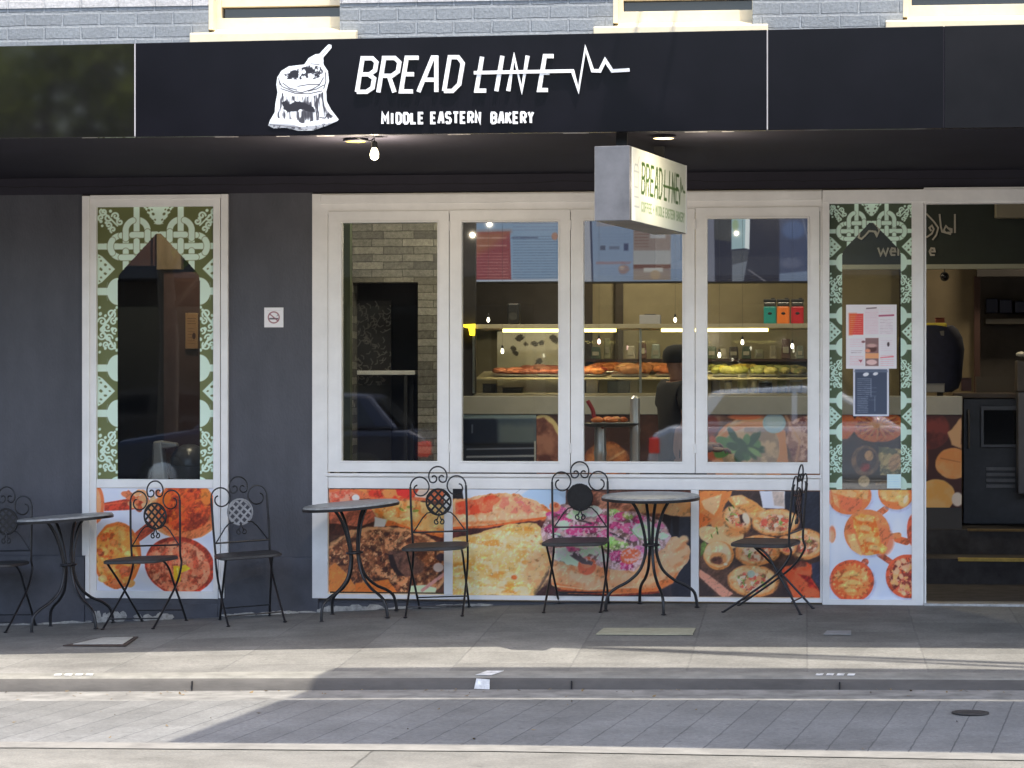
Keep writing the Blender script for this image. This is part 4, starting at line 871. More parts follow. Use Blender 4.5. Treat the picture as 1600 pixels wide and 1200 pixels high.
for st in ([(8,60),(12,30),(9,24),(14,17),(26,17),(30,24),(27,31),(31,60),(8,60)],[(11,24),(28,24)],[(24,18),(31,8)],[(13,40),(25,40)],[(12,50),(27,50)]): k.line(st, 1.6, (170,176,170), 1)
k.sheet("printed_face", M['signface'], 0,0,0,0,0, hs, 1.25, to3=lambda u, v: sg(.026+(L_-.052)*u, -.0006-.002, zt_-.004-(zt_-zb_-.008)*v))

# bare bulb hanging by the sign
c = P(585, 238, -2.5)
t = thing("hanging_bulb", "lit bare bulb dangling on a short black cord from the awning", "lamp", (c.x, c.y, c.z))
b = MB(); cp = P(556, 220, -2.5); b.tube([(cp.x, c.y, zb+.012), (cp.x+.03, c.y, zb-.002), (c.x-.02, c.y, zb-.01), (c.x, c.y, c.z+.075), (c.x, c.y, c.z+.05)], .004, 6); b.build("cord", M['gasket'], t, smooth=True)
b = MB(); b.lathe(c, [(.008,.058),(.015,.055),(.016,.026),(.012,.022)], 12); b.build("socket", M['gasket'], t, smooth=True)
b = MB(); b.lathe(c, [(.010,.024),(.018,.008),(.023,-.010),(.021,-.026),(.012,-.037),(.002,-.040)], 14); b.build("glass_bulb", mat("lit bulb", (1,.95,.8), .3, emit=(1,.86,.55), es=5), t, smooth=True)

ld = bpy.data.lights.new("bulb_glow", 'POINT'); ld.energy = 6; ld.color = (1,.86,.66); ld.shadow_soft_size = .006
lo = bpy.data.objects.new("bulb_glow", ld); COL.objects.link(lo); lo.location = (c.x, c.y, c.z-.07)

# ------------------------------------------------------------------ bistro furniture
M['iron'] = mat("black wrought iron", (.020,.020,.023), .36, .25, var=.3, vscale=30)
M['seat'] = mat("worn black seat", (.05,.047,.047), .55, .1, var=.35, vscale=14, bump=.3, bscale=90)
M['top'] = mat("grey mosaic tabletop", (.34,.34,.335), .38, 0, var=.35, vscale=28, bump=.25, bscale=70)
def spl(pts, n=6):
    p = [Vector(q) for q in pts]; out = []
    for i in range(len(p)-1):
        a = p[max(i-1,0)]; b = p[i]; c = p[i+1]; d = p[min(i+2,len(p)-1)]
        for j in range(n):
            t = j/n; out.append(.5*((2*b)+(c-a)*t+(2*a-5*b+4*c-d)*t*t+(3*b-a-3*c+d)*t**3))
    return out+[p[-1]]
def spiral(cx, cz, r0, r1, a0, a1, n=22): return [(cx+(r0+(r1-r0)*i/n)*math.cos(R(a0+(a1-a0)*i/n)), cz+(r0+(r1-r0)*i/n)*math.sin(R(a0+(a1-a0)*i/n))) for i in range(n+1)]
def back_y(z): return .165+.04*max(0, (z-.45)/.45)                # the back leans away from the sitter (sitter faces -y)
HW = .178
def make_chair(name, text, full_medallion):
    t = thing(name, text, "chair", group="wrought iron bistro chairs along the shopfront")
    s = MB(); n = 28; prof = []
    def outline(k_, sc, z, dip):
        out = []
        for i in range(n):
            a = 2*math.pi*i/n; c_, s_ = math.cos(a), math.sin(a); e = .42
            x = .200*sc*math.copysign(abs(c_)**e, c_)*(1.0-.06*(s_)); y = .185*sc*math.copysign(abs(s_)**e, s_)
            out.append((x, y-.01, z-dip*(1-(x/.2)**2)*.5))
        return out
    rings = [outline(0, .93, .438, .0), outline(0, 1.0, .443, .0), outline(0, 1.0, .458, .0), outline(0, .95, .464, .0), outline(0, .6, .458, .008), outline(0, .2, .455, .010)]
    for r_ in rings: s.v += r_
    for i in range(len(rings)-1):
        for q_ in range(n): s.f.append((i*n+q_, i*n+(q_+1) % n, (i+1)*n+(q_+1) % n, (i+1)*n+q_))
    s.f += [tuple(range(n)), tuple((len(rings)-1)*n+q_ for q_ in range(n))]
    s.build("seat", M['seat'], t, smooth=True, local=True)
    for sx in (-1, 1):                                              # uprights run down into the front feet
        b = MB(); x = sx*HW
        b.tube(spl([(x, back_y(.80), .80), (x, back_y(.62), .62), (x*.98, .172, .47), (x*.98, .182, .40), (x*.99, .10, .27), (x*1.0, -.09, .11), (x*1.0, -.225, .006)], 5), .0072, 8)
        b.ball((x, -.227, .006), .014, sz=.45, seg=10); b.build("side_frame", M['iron'], t, smooth=True, local=True)
        b = MB(); xi = sx*(HW-.018)
        b.tube(spl([(xi, -.10, .447), (xi, -.02, .436), (xi, .045, .38), (xi, .10, .27), (xi, .175, .13), (xi, .235, .006)] if sx > 0 else [(xi, -.165, .447), (xi, -.13, .41), (xi, -.05, .33), (xi, .06, .21), (xi, .155, .10), (xi, .235, .006)], 5), .0072, 8)
        b.ball((xi, .236, .006), .014, sz=.45, seg=10); b.build("rear_leg", M['iron'], t, smooth=True, local=True)
    for y, z, h in ((-.155, .065, HW), (.185, .085, HW-.018)):
        b = MB(); b.tube([(-h, y, z), (h, y, z)], .005, 8); b.build("stretcher", M['iron'], t, smooth=True, local=True)
    b = MB(); b.tube([(-HW, back_y(.525), .525), (HW, back_y(.525), .525)], .0055, 8); b.build("back_rail", M['iron'], t, smooth=True, local=True)
    b = MB()
    def wire(p2, r=.0048): b.tube([(x, back_y(z), z) for x, z in p2], r, 7)
    rs = .060
    for sx in (-1, 1):
        side = [(HW, .80)]+spiral(HW-rs, .80, rs, rs, 0, 185, 20)+spiral(HW-rs+.006, .795, rs+.004, .018, 188, 420, 22)
        wire([(sx*x, z) for x, z in side])
        b.build("side_scroll", M['iron'], t, smooth=True, local=True); b = MB()
        wire([(sx*x, z) for x, z in spiral(0, .862, .058, .058, 90, -25, 16)+spiral(.028, .850, .030, .010, -35, -330, 18)])
        b.build("crest_scroll", M['iron'], t, smooth=True, local=True); b = MB()
        wire([(sx*x, z) for x, z in spiral(.016, .583, .018, .006, 100, -250, 14)], .0042)
        wire([(sx*x, z) for x, z in [(.045, .645), (.075, .640), (.105, .612), (.135, .570), (HW-.012, .528)]], .0042)
        wire([(sx*x, z) for x, z in [(.0, .640), (.006, .615), (.012, .600), (.0165, .589)]], .004)
        b.build("lower_scroll", M['iron'], t, smooth=True, local=True); b = MB()
    b = MB(); mz = .705; rm = .079                                    # pierced medallion
    b.tube([(rm*math.cos(R(a)), back_y(mz), mz+rm*math.sin(R(a))) for a in range(0, 361, 15)], .006, 7, cap=False)
    n_ = 2 if not full_medallion else 5; wd = .0125 if not full_medallion else .018
    for i in range(-n_, n_+1):
        o = i*rm*.44 if not full_medallion else i*rm*.19; h = math.sqrt(max(0, rm*rm-o*o))
        if h < .012: continue
        for sg_ in (1, -1):
            c_, s_ = math.cos(R(45)), math.sin(R(45))
            e = [(o*c_-h*s_, (o*s_+h*c_)*1), (o*c_+h*s_, (o*s_-h*c_)*1)]
            if sg_ < 0: e = [(-x, z) for x, z in e]
            y_ = back_y(mz)+(.0012 if sg_ > 0 else -.0012)
            (x1, z1), (x2, z2) = e; dx, dz = x2-x1, z2-z1; l = math.hypot(dx, dz); nx, nz = -dz/l*wd/2, dx/l*wd/2
            b.hexa([(x1+nx,y_-.001,mz+z1+nz),(x2+nx,y_-.001,mz+z2+nz),(x2+nx,y_+.001,mz+z2+nz),(x1+nx,y_+.001,mz+z1+nz),(x1-nx,y_-.001,mz+z1-nz),(x2-nx,y_-.001,mz+z2-nz),(x2-nx,y_+.001,mz+z2-nz),(x1-nx,y_+.001,mz+z1-nz)])
    b.build("medallion", M['iron'], t, smooth=False, local=True)
    for ch in t.children:                                           # settle the seat at 0.41 m
        for v in ch.data.vertices: v.co.z = v.co.z*(.41/.46) if v.co.z < .46 else v.co.z-.05; v.co.x *= .96
    return t
def stand(o, px, py, rz, roll=None):
    p = G(px, py); o.location = p
    e = .25; nx = -(gz(p.x+e, p.y)-gz(p.x-e, p.y))/(2*e); ny = -(gz(p.x, p.y+e)-gz(p.x, p.y-e))/(2*e)
    if roll is not None: nx = -roll
    up = Vector((nx, ny, 1)).normalized()
    q = Vector((0,0,1)).rotation_difference(up) @ Matrix.Rotation(rz, 3, 'Z').to_quaternion()
    o.rotation_euler = q.to_euler()
ch1 = make_chair("bistro_chair", "black iron chair in front of the sauced pan poster", False)
ch5 = make_chair("bistro_chair", "black iron chair with close woven medallion in front of the pink salad", True)
stand(ch1, 228, 977.5, R(-14)); stand(ch5, 903, 950.5, R(-4))
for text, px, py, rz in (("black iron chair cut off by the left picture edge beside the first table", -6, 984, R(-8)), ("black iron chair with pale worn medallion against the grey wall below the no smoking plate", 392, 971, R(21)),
                         ("black iron chair between the brown meat bread and the cheese bread posters", 686, 957.5, R(0)), ("black iron chair turned side on in front of the rolled wraps", 1200, 954, R(-104))):
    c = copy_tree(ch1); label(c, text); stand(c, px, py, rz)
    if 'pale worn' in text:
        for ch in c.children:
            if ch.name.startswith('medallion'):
                ch.data = ch.data.copy(); ch.data.materials[0] = mat("worn bare metal", (.30,.30,.31), .45, .3, var=.3, vscale=30); ch["label"] = "pale worn medallion"  # reflected sky painted in as a paler medallion colour
def make_table():
    t = thing("bistro_table", "round grey bistro table on the pavement at the left picture edge", "table", group="round bistro tables along the shopfront")
    b = MB(); b.lathe((0,0,.715), [(.255,-.012),(.284,-.012),(.290,-.006),(.290,.004),(.285,.010),(.276,.0115),(.2,.0115),(.0,.0115)], 48); b.build("tabletop", M['top'], t, smooth=True, local=True)
    b = MB(); b.lathe((0,0,.706), [(.283,-.010),(.2935,-.010),(.2945,.006),(.2905,.008)], 48); b.build("rim", M['iron'], t, smooth=True, local=True)
    for a in range(4):
        b = MB(); an = R(15+90*a)
        p = [(.155,.703),(.120,.690),(.078,.62),(.048,.52),(.033,.42),(.038,.34),(.072,.25),(.14,.185),(.215,.145),(.262,.105),(.278,.05),(.281,.004)]
        b.tube(spl([(r_*math.cos(an), r_*math.sin(an), z) for r_, z in p], 5), .0094, 10); b.ball((.281*math.cos(an), .281*math.sin(an), .006), .017, sz=.4, seg=10)
        b.build("leg", M['iron'], t, smooth=True, local=True)
    b = MB(); b.tube([(.045*math.cos(R(a)), .045*math.sin(R(a)), .41) for a in range(0, 361, 20)], .008, 8, cap=False); b.build("collar", M['iron'], t, smooth=True, local=True)
    for ch in t.children:
        for v in ch.data.vertices: v.co.z *= .945
    return t
tb = make_table()
stand(tb, 114, 981.5, R(30), .072)
for text, px, py, rz, rl in (("round grey bistro table in front of the brown meat bread, tilted with the slope", 562, 963.5, R(31), .076), ("round grey bistro table standing level before the pink salad bread", 1018, 952.5, R(3), .006)):
    c = copy_tree(tb); label(c, text); stand(c, px, py, rz, rl)

# ------------------------------------------------------------------ ground furniture
def on_ground(pts, name, text, cat, m, h=.006, kind=None, drop=.0):
    b = MB(); p = [G(*q) for q in pts]
    b.prism([(v.x, v.y, gz(v.x, v.y)+.0035+drop) for v in p], (0, 0, h)); return label(b.build(name, m, bevel=.0015), text, cat, kind=kind)
M['lid'] = mat("pale concrete lid", (.42,.41,.37), .8, var=.2, vscale=18, bump=.4, bscale=60)
M['lidd'] = mat("dull cream lid", (.40,.38,.27), .8, var=.2, vscale=18)
t = thing("utility_cover", "pale stone pit lid in a dark frame on the footpath near the left table", "pit cover", G(155, 1004))
b = MB(); q_ = [G(*v) for v in ((98,1010.5),(160,997.5),(216,996.5),(196,1011))]; b.prism([(v.x, v.y, gz(v.x, v.y)+.003) for v in q_], (0,0,.005)); b.build("frame", mat("rusty frame", (.07,.05,.04), .8, .2, var=.4, vscale=12), t)
b = MB(); q_ = [G(*v) for v in ((114,1009),(160,999),(208,998),(192,1008.5))]; b.prism([(v.x, v.y, gz(v.x, v.y)+.006) for v in q_], (0,0,.006)); b.build("lid", M['lid'], t, bevel=.002)
on_ground(((931,993),(943,983.5),(1087,983.5),(1082,993.5)), "utility_cover", "long dull yellow pit lid on the shaded footpath below the third table", "pit cover", M['lidd'])
on_ground(((1286,993),(1292,987),(1330,987),(1330,993.5)), "utility_cover", "faint grey pit lid on the shaded footpath nearest the doorway", "pit cover", mat("faint lid", (.25,.25,.25), .8, var=.2, vscale=20), .004)
t = thing("manhole_cover", "small round dark iron lid on the parking pavers at the right", "manhole cover", G(1516,1115))
c = G(1516,1115); b = MB(); b.lathe((c.x, c.y, gz(c.x,c.y)+.003), [(.085,0),(.084,.005),(.07,.006),(.068,.004),(0,.004)], 28); b.build("lid", mat("dark iron", (.05,.045,.042), .6, .4, var=.3, vscale=20), t, smooth=True)
M['paint'] = mat("worn white paint", (.60,.60,.58), .75, var=.45, vscale=22)
# white paint on the kerb: one patch on the top, one on the face
p = P(742,1056.5,-2.985)
b = MB()
def kz(x, y): return gz(x, max(y, -2.97))
xa, xb = P(743,1057,-2.97).x, P(768,1057,-2.97).x
b.prism([(xa, -2.968, gz(xa,-2.968)+.003), (xb, -2.968, gz(xb,-2.968)+.003), (xb+.045, -2.82, gz(xb,-2.82)+.003), (xa+.04, -2.82, gz(xa,-2.82)+.003)], (0,0,.002))
z0_, z1_ = P(750,1076,-3.02).z, P(750,1063,-3.02).z
xa, xb = P(741,1070,-3.02).x, P(765,1070,-3.02).x
b.prism([(xa,-3.024,z0_),(xb,-3.024,z0_-.002),(xb,-3.012,z1_+.004),(xa+.01,-3.010,z1_+.008)], (0,-.003,0))
label(b.build("kerb_paint", M['paint']), kind="structure")
for x0, y0 in ((84,1054.5),(1274,1052.5)):
    b = MB()
    for i in range(4):
        x = x0+i*16.5; q_ = [P(x+dx, 0, Y_).x for dx, Y_ in ((0,-2.93),(11,-2.93),(13,-2.87),(2,-2.87))]; ys_ = (-2.93,-2.93,-2.87,-2.87)
        b.prism([(a, y_, gz(a, y_)+.003) for a, y_ in zip(q_, ys_)], (0,0,.002))
    label(b.build("kerb_paint", M['paint']), kind="structure")

# kerb joints, gutter litter
for px in (893, 1312, 300):
    b = MB(); x = P(px,1068,-3.02).x
    b.box(x-.003, x+.003, -3.0235, -3.008, interp(x,T_KBOT)+.002, interp(x,T_KERB)-.016); label(b.build("kerb_joint", M['crack']), kind="structure")
b = MB()
for _ in range(150):
    y = -3.03-abs(random.gauss(0,.09)) if random.random() < .7 else random.uniform(-5.2,-3.1); x = random.uniform(-3.2,3.6); z = gz(x,y)+.004; s_ = random.uniform(.004,.016); a = random.uniform(0,6.28)
    u_ = Vector((math.cos(a), math.sin(a), random.uniform(-.2,.3)))*s_; v_ = Vector((-math.sin(a), math.cos(a), random.uniform(0,.4)))*s_*.5; p = Vector((x,y,z))
    b.add([p-u_, p+v_, p+u_+Vector((0,0,s_*.3)), p-v_], [(0,1,2,3)])
label(b.build("leaf_litter", mat("dry leaf litter", (.16,.11,.05), .8, var=.6, vscale=8), fix=False), "small dry leaves and grit along the gutter", "litter", kind="stuff")

# ------------------------------------------------------------------ inside the shop
Yc = 2.55                                                          # front of the counter
M['ctop'] = mat("pale counter ledge", (.42,.41,.36), .5, var=.08, vscale=6)
M['cbody'] = mat("dark counter body", (.05,.048,.05), .6)
M['steel'] = mat("brushed steel", (.45,.45,.46), .28, .9, var=.1, vscale=4)
M['cglass'] = glass_mat("case glass", (.95,.97,.96), .05)
M['tube'] = mat("lit strip light", (1,.9,.6), .4, emit=(1,.76,.22), es=3.2)
ctr = thing("counter", "long serving counter with pale ledge and food pictures on its front", "counter", (wx(1200,Yc), Yc, .34))
cx0, cx1 = wx(717,Yc), wx(1503,Yc); zt1 = zz(1200,619,Yc); zt0 = zz(1200,648,Yc)
b = MB(); b.box(cx0, cx1, Yc, Yc+.9, .34, zz(1300,794,Yc)+.02); b.box(cx0+.01, cx1-.01, Yc+.01, Yc+.9, zz(1300,794,Yc)+.02, zt0); b.build("counter_body", M['cbody'], ctr)
b = MB(); b.box(cx0, cx1+.003, Yc-.012, Yc+.9, zt0, zt1); b.build("ledge", M['ctop'], ctr, bevel=.004)
def cprint(k, name="front_picture"): x0,y0,x1,y1 = k.r; return k.sheet(name, M['poster'], wx(x0,Yc), wx(x1,Yc), zz((x0+x1)/2,y1,Yc), zz((x0+x1)/2,y0,Yc), Yc-.004, ctr, 1.6)
k = Ink(722, 648, 838, 792, 1.2, (44,52,64)); k.c[:] = (66,80,96); k.poly([(722,648),(772,648),(778,660),(778,792),(722,792)],(30,38,58),6,2); k.poly([(722,646),(840,646),(840,653),(722,654)],(150,170,176),4); k.poly([(780,664),(838,664),(838,700),(780,700)],(92,104,112),10,2); k.poly([(722,692),(838,692),(838,792),(722,792)],(26,30,42),5); k.line([(730,702),(834,700)],2.2,(120,124,140),1.5); k.line([(730,714),(834,712)],3,(150,154,164),1.5); k.line([(836,690),(836,725)],2.4,(170,172,170),1); k.line([(738,664),(738,676)],1.5,(120,130,150),1.5); cprint(k)
k = Ink(838.5, 646, 905, 792, 1.2, (70,46,38)); m = k.ell(848,700,32,52,(226,206,150)); m = k.ell(846,704,29,50,(120,76,62),0,2,1.5); k.tex(m,(160,110,92),.05,.5,.15); k.tex(m,(92,52,44),.07,.6,.1); cprint(k)
k = Ink(905.5, 648, 1085, 792, 1.2, (60,40,36)); k.bread(948,722,36,32,0,(176,112,66),(110,58,36),2); k.line([(930,700),(950,720),(975,705)],4,(226,180,130),2,.7); k.tex(np.ones_like(k.X),(90,60,50),.05,.62,.1,.6); cprint(k)
k = Ink(1085.5, 648, 1284, 792, 1.1, (86,60,44)); k.tex(np.ones_like(k.X),(140,100,76),.05,.5,.2)
m = k.ell(1170,712,58,60,(214,146,92),0,2,2); m = k.ell(1172,700,46,50,(150,130,112),0,2,1); k.tex(m,(196,170,140),.08,.5,.12)
k.line([(1120,690),(1138,672),(1165,662),(1196,662),(1222,676),(1226,720)],11,(216,148,92),2); k.line([(1120,684),(1140,667),(1166,657),(1198,658)],3,(240,190,140),2); k.ell(1165,651,26,5,(222,120,66),0,2); k.ell(1110,664,14,16,(120,60,44),0,3,1); k.ell(1112,700,10,20,(176,90,62),0,3,1); k.ell(1100,690,8,14,(80,98,56),0,3)
for i in range(26): 
    a = rnd.uniform(0,360); r_ = rnd.uniform(4,38); k.ell(1164+r_*math.cos(R(a))*1.0, 700+r_*math.sin(R(a))*.62, rnd.uniform(9,15), rnd.uniform(4,8), rnd.choice([(58,100,52),(84,130,70),(44,80,42),(120,160,96)]), a, 2, 1)
k.ell(1210,661,18,16,(146,176,196),0,1.5); k.ell(1210,658,14,11,(182,206,220),0,2.5)
m = k.poly([(1232,660),(1262,650),(1284,670),(1284,720),(1240,720),(1228,690)],(150,106,94),3,3); k.tex(m,(214,176,160),.1,.52,.1); k.tex(m,(110,60,58),.12,.6,.1); k.line([(1228,650),(1250,690),(1244,720)],4,(196,150,116),2,.7); cprint(k)
k = Ink(1284.5, 648, 1424, 792, 1.1, (46,28,22)); k.ell(1318,664,18,22,(232,124,48),0,3,1); m = k.ell(1372,665,40,26,(216,120,54),0,2,1.5); k.ell(1372,662,33,20,(170,84,40),0,2); 
for i in range(16): k.line([(1372,664),(1372+34*math.cos(R(i*23)),664+21*math.sin(R(i*23)))],3,(238,166,92),1.5,.8)
k.poly([(1284,696),(1424,696),(1424,792),(1284,792)],(40,30,28)); k.ell(1352,720,22,24,(110,84,62),0,2); k.ell(1354,718,16,17,(64,48,42),0,2); k.ell(1358,712,7,8,(176,140,100),0,2); k.ell(1352,730,8,7,(120,40,30),0,2)
m = k.poly([(1372,698),(1424,702),(1424,745),(1376,742)],(96,98,70),2,2); k.tex(m,(176,160,116),.12,.5,.1); k.ell(1398,722,9,14,(196,160,120),20,2); k.ell(1350,752,9,9,(196,178,150),0,2); k.line([(1370,756),(1400,750)],4,(120,96,66),2); k.grain(); cprint(k)
k = Ink(1424.5, 648, 1502.5, 793, 1.1, (58,30,28)); m = k.ell(1450,672,34,30,(110,48,42),0,4,1); k.tex(m,(76,34,32),.06,.5,.12); k.poly([(1482,676),(1502,652),(1502,700),(1486,696)],(190,150,110),2,2); m = k.ell(1490,724,28,24,(206,136,76),0,2,1); k.tex(m,(232,176,116),.06,.5,.14); k.line([(1470,716),(1500,722)],2,(150,84,44),1.5,.7); m = k.ell(1462,775,30,26,(226,168,88),0,2,1); k.tex(m,(238,190,120),.06,.5,.14); k.ell(1496,780,9,11,(196,186,176),0,2); k.ell(1440,720,10,30,(130,80,52),0,3); cprint(k)

# glass display case on the counter
case = thing("display_case", "glass display case along the counter with lit shelves", "display case", (wx(1000,Yc), Yc, zt1))
ca, cb = wx(738,Yc), wx(1300,Yc); zs1 = zz(1000,506,Yc); zs0 = zz(1000,513,Yc)
b = MB(); b.box(ca, cb, Yc+.02, Yc+.7, zs0, zs1); b.build("top_shelf", mat("warm shelf", (.45,.40,.28), .5), case, bevel=.003)
zm = zz(1000,588,Yc)
def slope(Y): return .10*(Y-Yc-.32)                                # the shelf leans towards the shopper
b = MB(); y0_, y1_ = Yc+.14, Yc+.68; b.hexa([(ca,y0_,zm-.008+slope(y0_)),(cb,y0_,zm-.008+slope(y0_)),(cb,y1_,zm-.008+slope(y1_)),(ca,y1_,zm-.008+slope(y1_)),(ca,y0_,zm+.003+slope(y0_)),(cb,y0_,zm+.003+slope(y0_)),(cb,y1_,zm+.003+slope(y1_)),(ca,y1_,zm+.003+slope(y1_))]); M['shelf'] = mat("cream shelf", (.55,.49,.36), .5); b.build("shelf", M['shelf'], case, bevel=.002)
b = MB(); b.box(ca, cb, Yc+.05, Yc+.7, zt1+.001, zt1+.02); b.build("case_floor", M['shelf'], case, bevel=.002)
b = MB(); b.box(ca, cb, Yc+.03, Yc+.036, zt1+.02, zs0-.002); b.build("front_glass", M['cglass'], case)
b = MB()
for px in (739, 1000, 1298): b.box(wx(px,Yc)-.008, wx(px,Yc)+.008, Yc+.04, Yc+.056, zt1+.02, zs0)
b.build("post", M['steel'], case)
for a, c_ in ((785,962),(1033,1200)):
    b = MB(); b.box(wx(a,Yc), wx(c_,Yc), Yc+.02, Yc+.05, zs0-.024, zs0-.003); b.build("strip_light", M['tube'], case)
b = MB(); b.prism([P(724,507,Yc),P(742,506,Yc),P(741,524,Yc),P(734,524,Yc),P(732,513,Yc),P(724,511,Yc)], (0,.03,0)); b.build("lit_bracket", mat("yellow lit bracket", (1,.8,.1), .5, emit=(1,.66,.02), es=1.2), case)
for a, c_ in ((790,955),(1040,1195)):
    ld = bpy.data.lights.new("strip_glow", 'AREA'); ld.shape = 'RECTANGLE'; ld.size = wx(c_,Yc)-wx(a,Yc); ld.size_y = .03; ld.energy = 1.2; ld.color = (1,.80,.45)
    lo = bpy.data.objects.new("strip_glow", ld); COL.objects.link(lo); lo.location = ((wx(a,Yc)+wx(c_,Yc))/2, Yc+.09, zs0-.03); lo.rotation_euler = (R(20), 0, 0)
# food in the case
def food(cx, cy, w_, n, cols, name, text, Y, r=(.03,.05), h=.5, piece="pastry"):
    z = P(cx, cy, Y).z; x0 = wx(cx-w_/2, Y); x1 = wx(cx+w_/2, Y)
    t = thing(name, text, "food", ((x0+x1)/2, Y, z))
    sl_ = .10 if Y > Yc else 0; z += sl_*(Y-Yc-.32)
    def zs__(y): return z+.004+sl_*(y-Y)
    b = MB(); b.hexa([(x0-.02,Y-.10,zs__(Y-.10)),(x1+.02,Y-.10,zs__(Y-.10)),(x1+.02,Y+.12,zs__(Y+.12)),(x0-.02,Y+.12,zs__(Y+.12))]+[(a_,y_,zs__(y_)+.010) for a_, y_ in ((x0-.02,Y-.10),(x1+.02,Y-.10),(x1+.02,Y+.12),(x0-.02,Y+.12))]); b.build("tray", M['steel'], t, bevel=.004)
    ms = [mat(name+" food", tuple(lin(c)), .6, var=.3, vscale=30, bump=.5, bscale=80) for c in cols]
    for i in range(n):
        b = MB(); rr = random.uniform(*r); yy = Y+random.uniform(-.07,.09); b.ball((0,0,0), rr, sx=random.uniform(.8,1.7), sy=random.uniform(.7,1.1), sz=h, seg=14, wob=.10); b.xf(Matrix.Translation((random.uniform(x0,x1), yy, zs__(yy)+.010+rr*h*.8)) @ Matrix.Rotation(random.uniform(-.8,.8), 4, 'Z')); b.build(piece, ms[i % len(ms)], t, smooth=True)
Ym = Yc+.32; pz = 587
food(806,pz-1,56,12,[(176,104,84),(196,124,100),(150,80,64)],"flatbread_tray","reddish flatbreads on the shelf behind the second sash",Ym,(.04,.06),.35,"flatbread")
food(862,pz-1,30,6,[(170,96,80),(190,116,96)],"flatbread_tray","short tray of reddish flatbreads at the right edge of the second sash",Ym,(.035,.05),.4,"flatbread")
food(925,pz-1,36,8,[(196,90,60),(206,130,80),(150,60,50)],"pastry_tray","red topped pastries at the left edge of the third sash",Ym,(.035,.05),.6)
food(985,pz-1,50,12,[(186,126,84),(166,106,66),(200,150,104)],"pastry_tray","orange brown pastries in the middle of the third sash",Ym,(.035,.055),.7)
food(1046,pz-1,34,8,[(200,124,80),(176,100,64)],"pastry_tray","orange brown pastries beside the person in black",Ym,(.035,.05),.7)
food(1140,pz-1,44,16,[(206,190,80),(180,176,96),(150,150,70)],"salad_tray","yellow green salad heap at the left of the fourth sash",Ym,(.02,.04),.8,"salad")
food(1192,pz-1,34,14,[(150,150,86),(186,176,110),(120,130,70)],"salad_tray","green salad heap in the middle of the fourth sash",Ym,(.02,.035),.8,"salad")
food(1240,pz-1,36,14,[(160,150,96),(120,124,76),(176,160,120)],"salad_tray","pale green salad heap at the right of the fourth sash",Ym,(.02,.035),.8,"salad")
for a in ((1118,pz-1,30,10,[(150,146,80),(120,124,70)],"salad_tray","small olive heap at the back left of the fourth sash",Yc+.55,(.02,.03),.8,"salad"),(1165,pz-1,34,12,[(200,170,70),(170,150,80)],"salad_tray","small golden heap at the back of the fourth sash",Yc+.55,(.02,.03),.8,"salad"),(1222,pz-1,50,14,[(126,130,84),(150,140,96)],"salad_tray","long dull green heap at the back right of the fourth sash",Yc+.55,(.02,.03),.8,"salad"),
          (955,pz-1,60,12,[(190,120,70),(170,96,56)],"pastry_tray","back row of brown pastries at the left of the third sash",Yc+.55,(.03,.045),.7,"pastry"),(1030,pz-1,50,10,[(196,130,90),(150,84,56)],"pastry_tray","back row of brown pastries beside the person in black",Yc+.55,(.03,.045),.7,"pastry"),(835,pz-1,70,12,[(186,126,104),(160,92,74)],"flatbread_tray","back row of flatbreads behind the second sash",Yc+.55,(.04,.05),.4,"flatbread")): food(*a)
# packets on the wall shelf behind the case
Yh = 4.3
t = thing("wall_shelf", "narrow brown wall shelf behind the display case", "shelf", (wx(1080,Yh), Yh, zz(1080,562,Yh))); b = MB(); b.box(wx(915,Yh), wx(1290,Yh), Yh-.02, 4.59, zz(1080,565,Yh), zz(1080,561,Yh)); b.build("board", M['brown'], t)
b = MB(); b.box(wx(1100,Yh), wx(1102,Yh), Yh, 4.59, zz(1080,600,Yh), zz(1080,565.2,Yh)); b.build("bracket", M['brown'], t)
pc = [((74,84,72),"dark green"),((120,116,92),"khaki"),((150,140,120),"beige"),((96,70,62),"maroon"),((128,132,120),"grey green"),((84,96,70),"moss green"),((170,160,140),"cream"),((70,62,58),"dark brown")]
for i, px in enumerate((930,948,985,1003,1024,1112,1128,1146,1166,1186,1208,1228,1250)):
    c_, nm = pc[i % 8]; w_ = rnd.uniform(10,16); h_ = rnd.uniform(14,34); x0, x1 = wx(px-w_/2,Yh), wx(px+w_/2,Yh); z = zz(1080,561,Yh)
    t = thing("packet", "%s packet, number %d from the left on the brown wall shelf" % (nm, i+1) if False else "%s packet on the brown wall shelf %s" % (nm, ("by the left edge of the third sash","second in on the third sash","left of centre in the third sash","in the middle of the third sash","above the person in black","by the left edge of the fourth sash","second in on the fourth sash","third in on the fourth sash","over the golden salad","in the middle of the fourth sash","under the teal canister","under the orange canister","under the red canister")[i]), "packet", ((x0+x1)/2, Yh+.1, z), "packets on the wall shelf")
    b = MB(); y_ = Yh+.03; b.hexa([(x0,y_,z+.001),(x1,y_,z+.001),(x1,y_+.08,z+.001),(x0,y_+.08,z+.001),(x0+.006,y_+.02,z+h_/203),(x1-.006,y_+.02,z+h_/203),(x1-.006,y_+.06,z+h_/203),(x0+.006,y_+.06,z+h_/203)]); b.build("pouch", mat("packet foil", tuple(lin(c_)*1.2), .4, var=.25, vscale=14), t, bevel=.008)
    b = MB(); zl = z+h_/203*.3; b.box(x0+.014, x1-.014, y_-.001, y_+.006, zl, zl+h_/203*.3); b.build("paper_label", mat("packet label", tuple(lin((200,190,170))*rnd.uniform(.4,1)), .6), t)
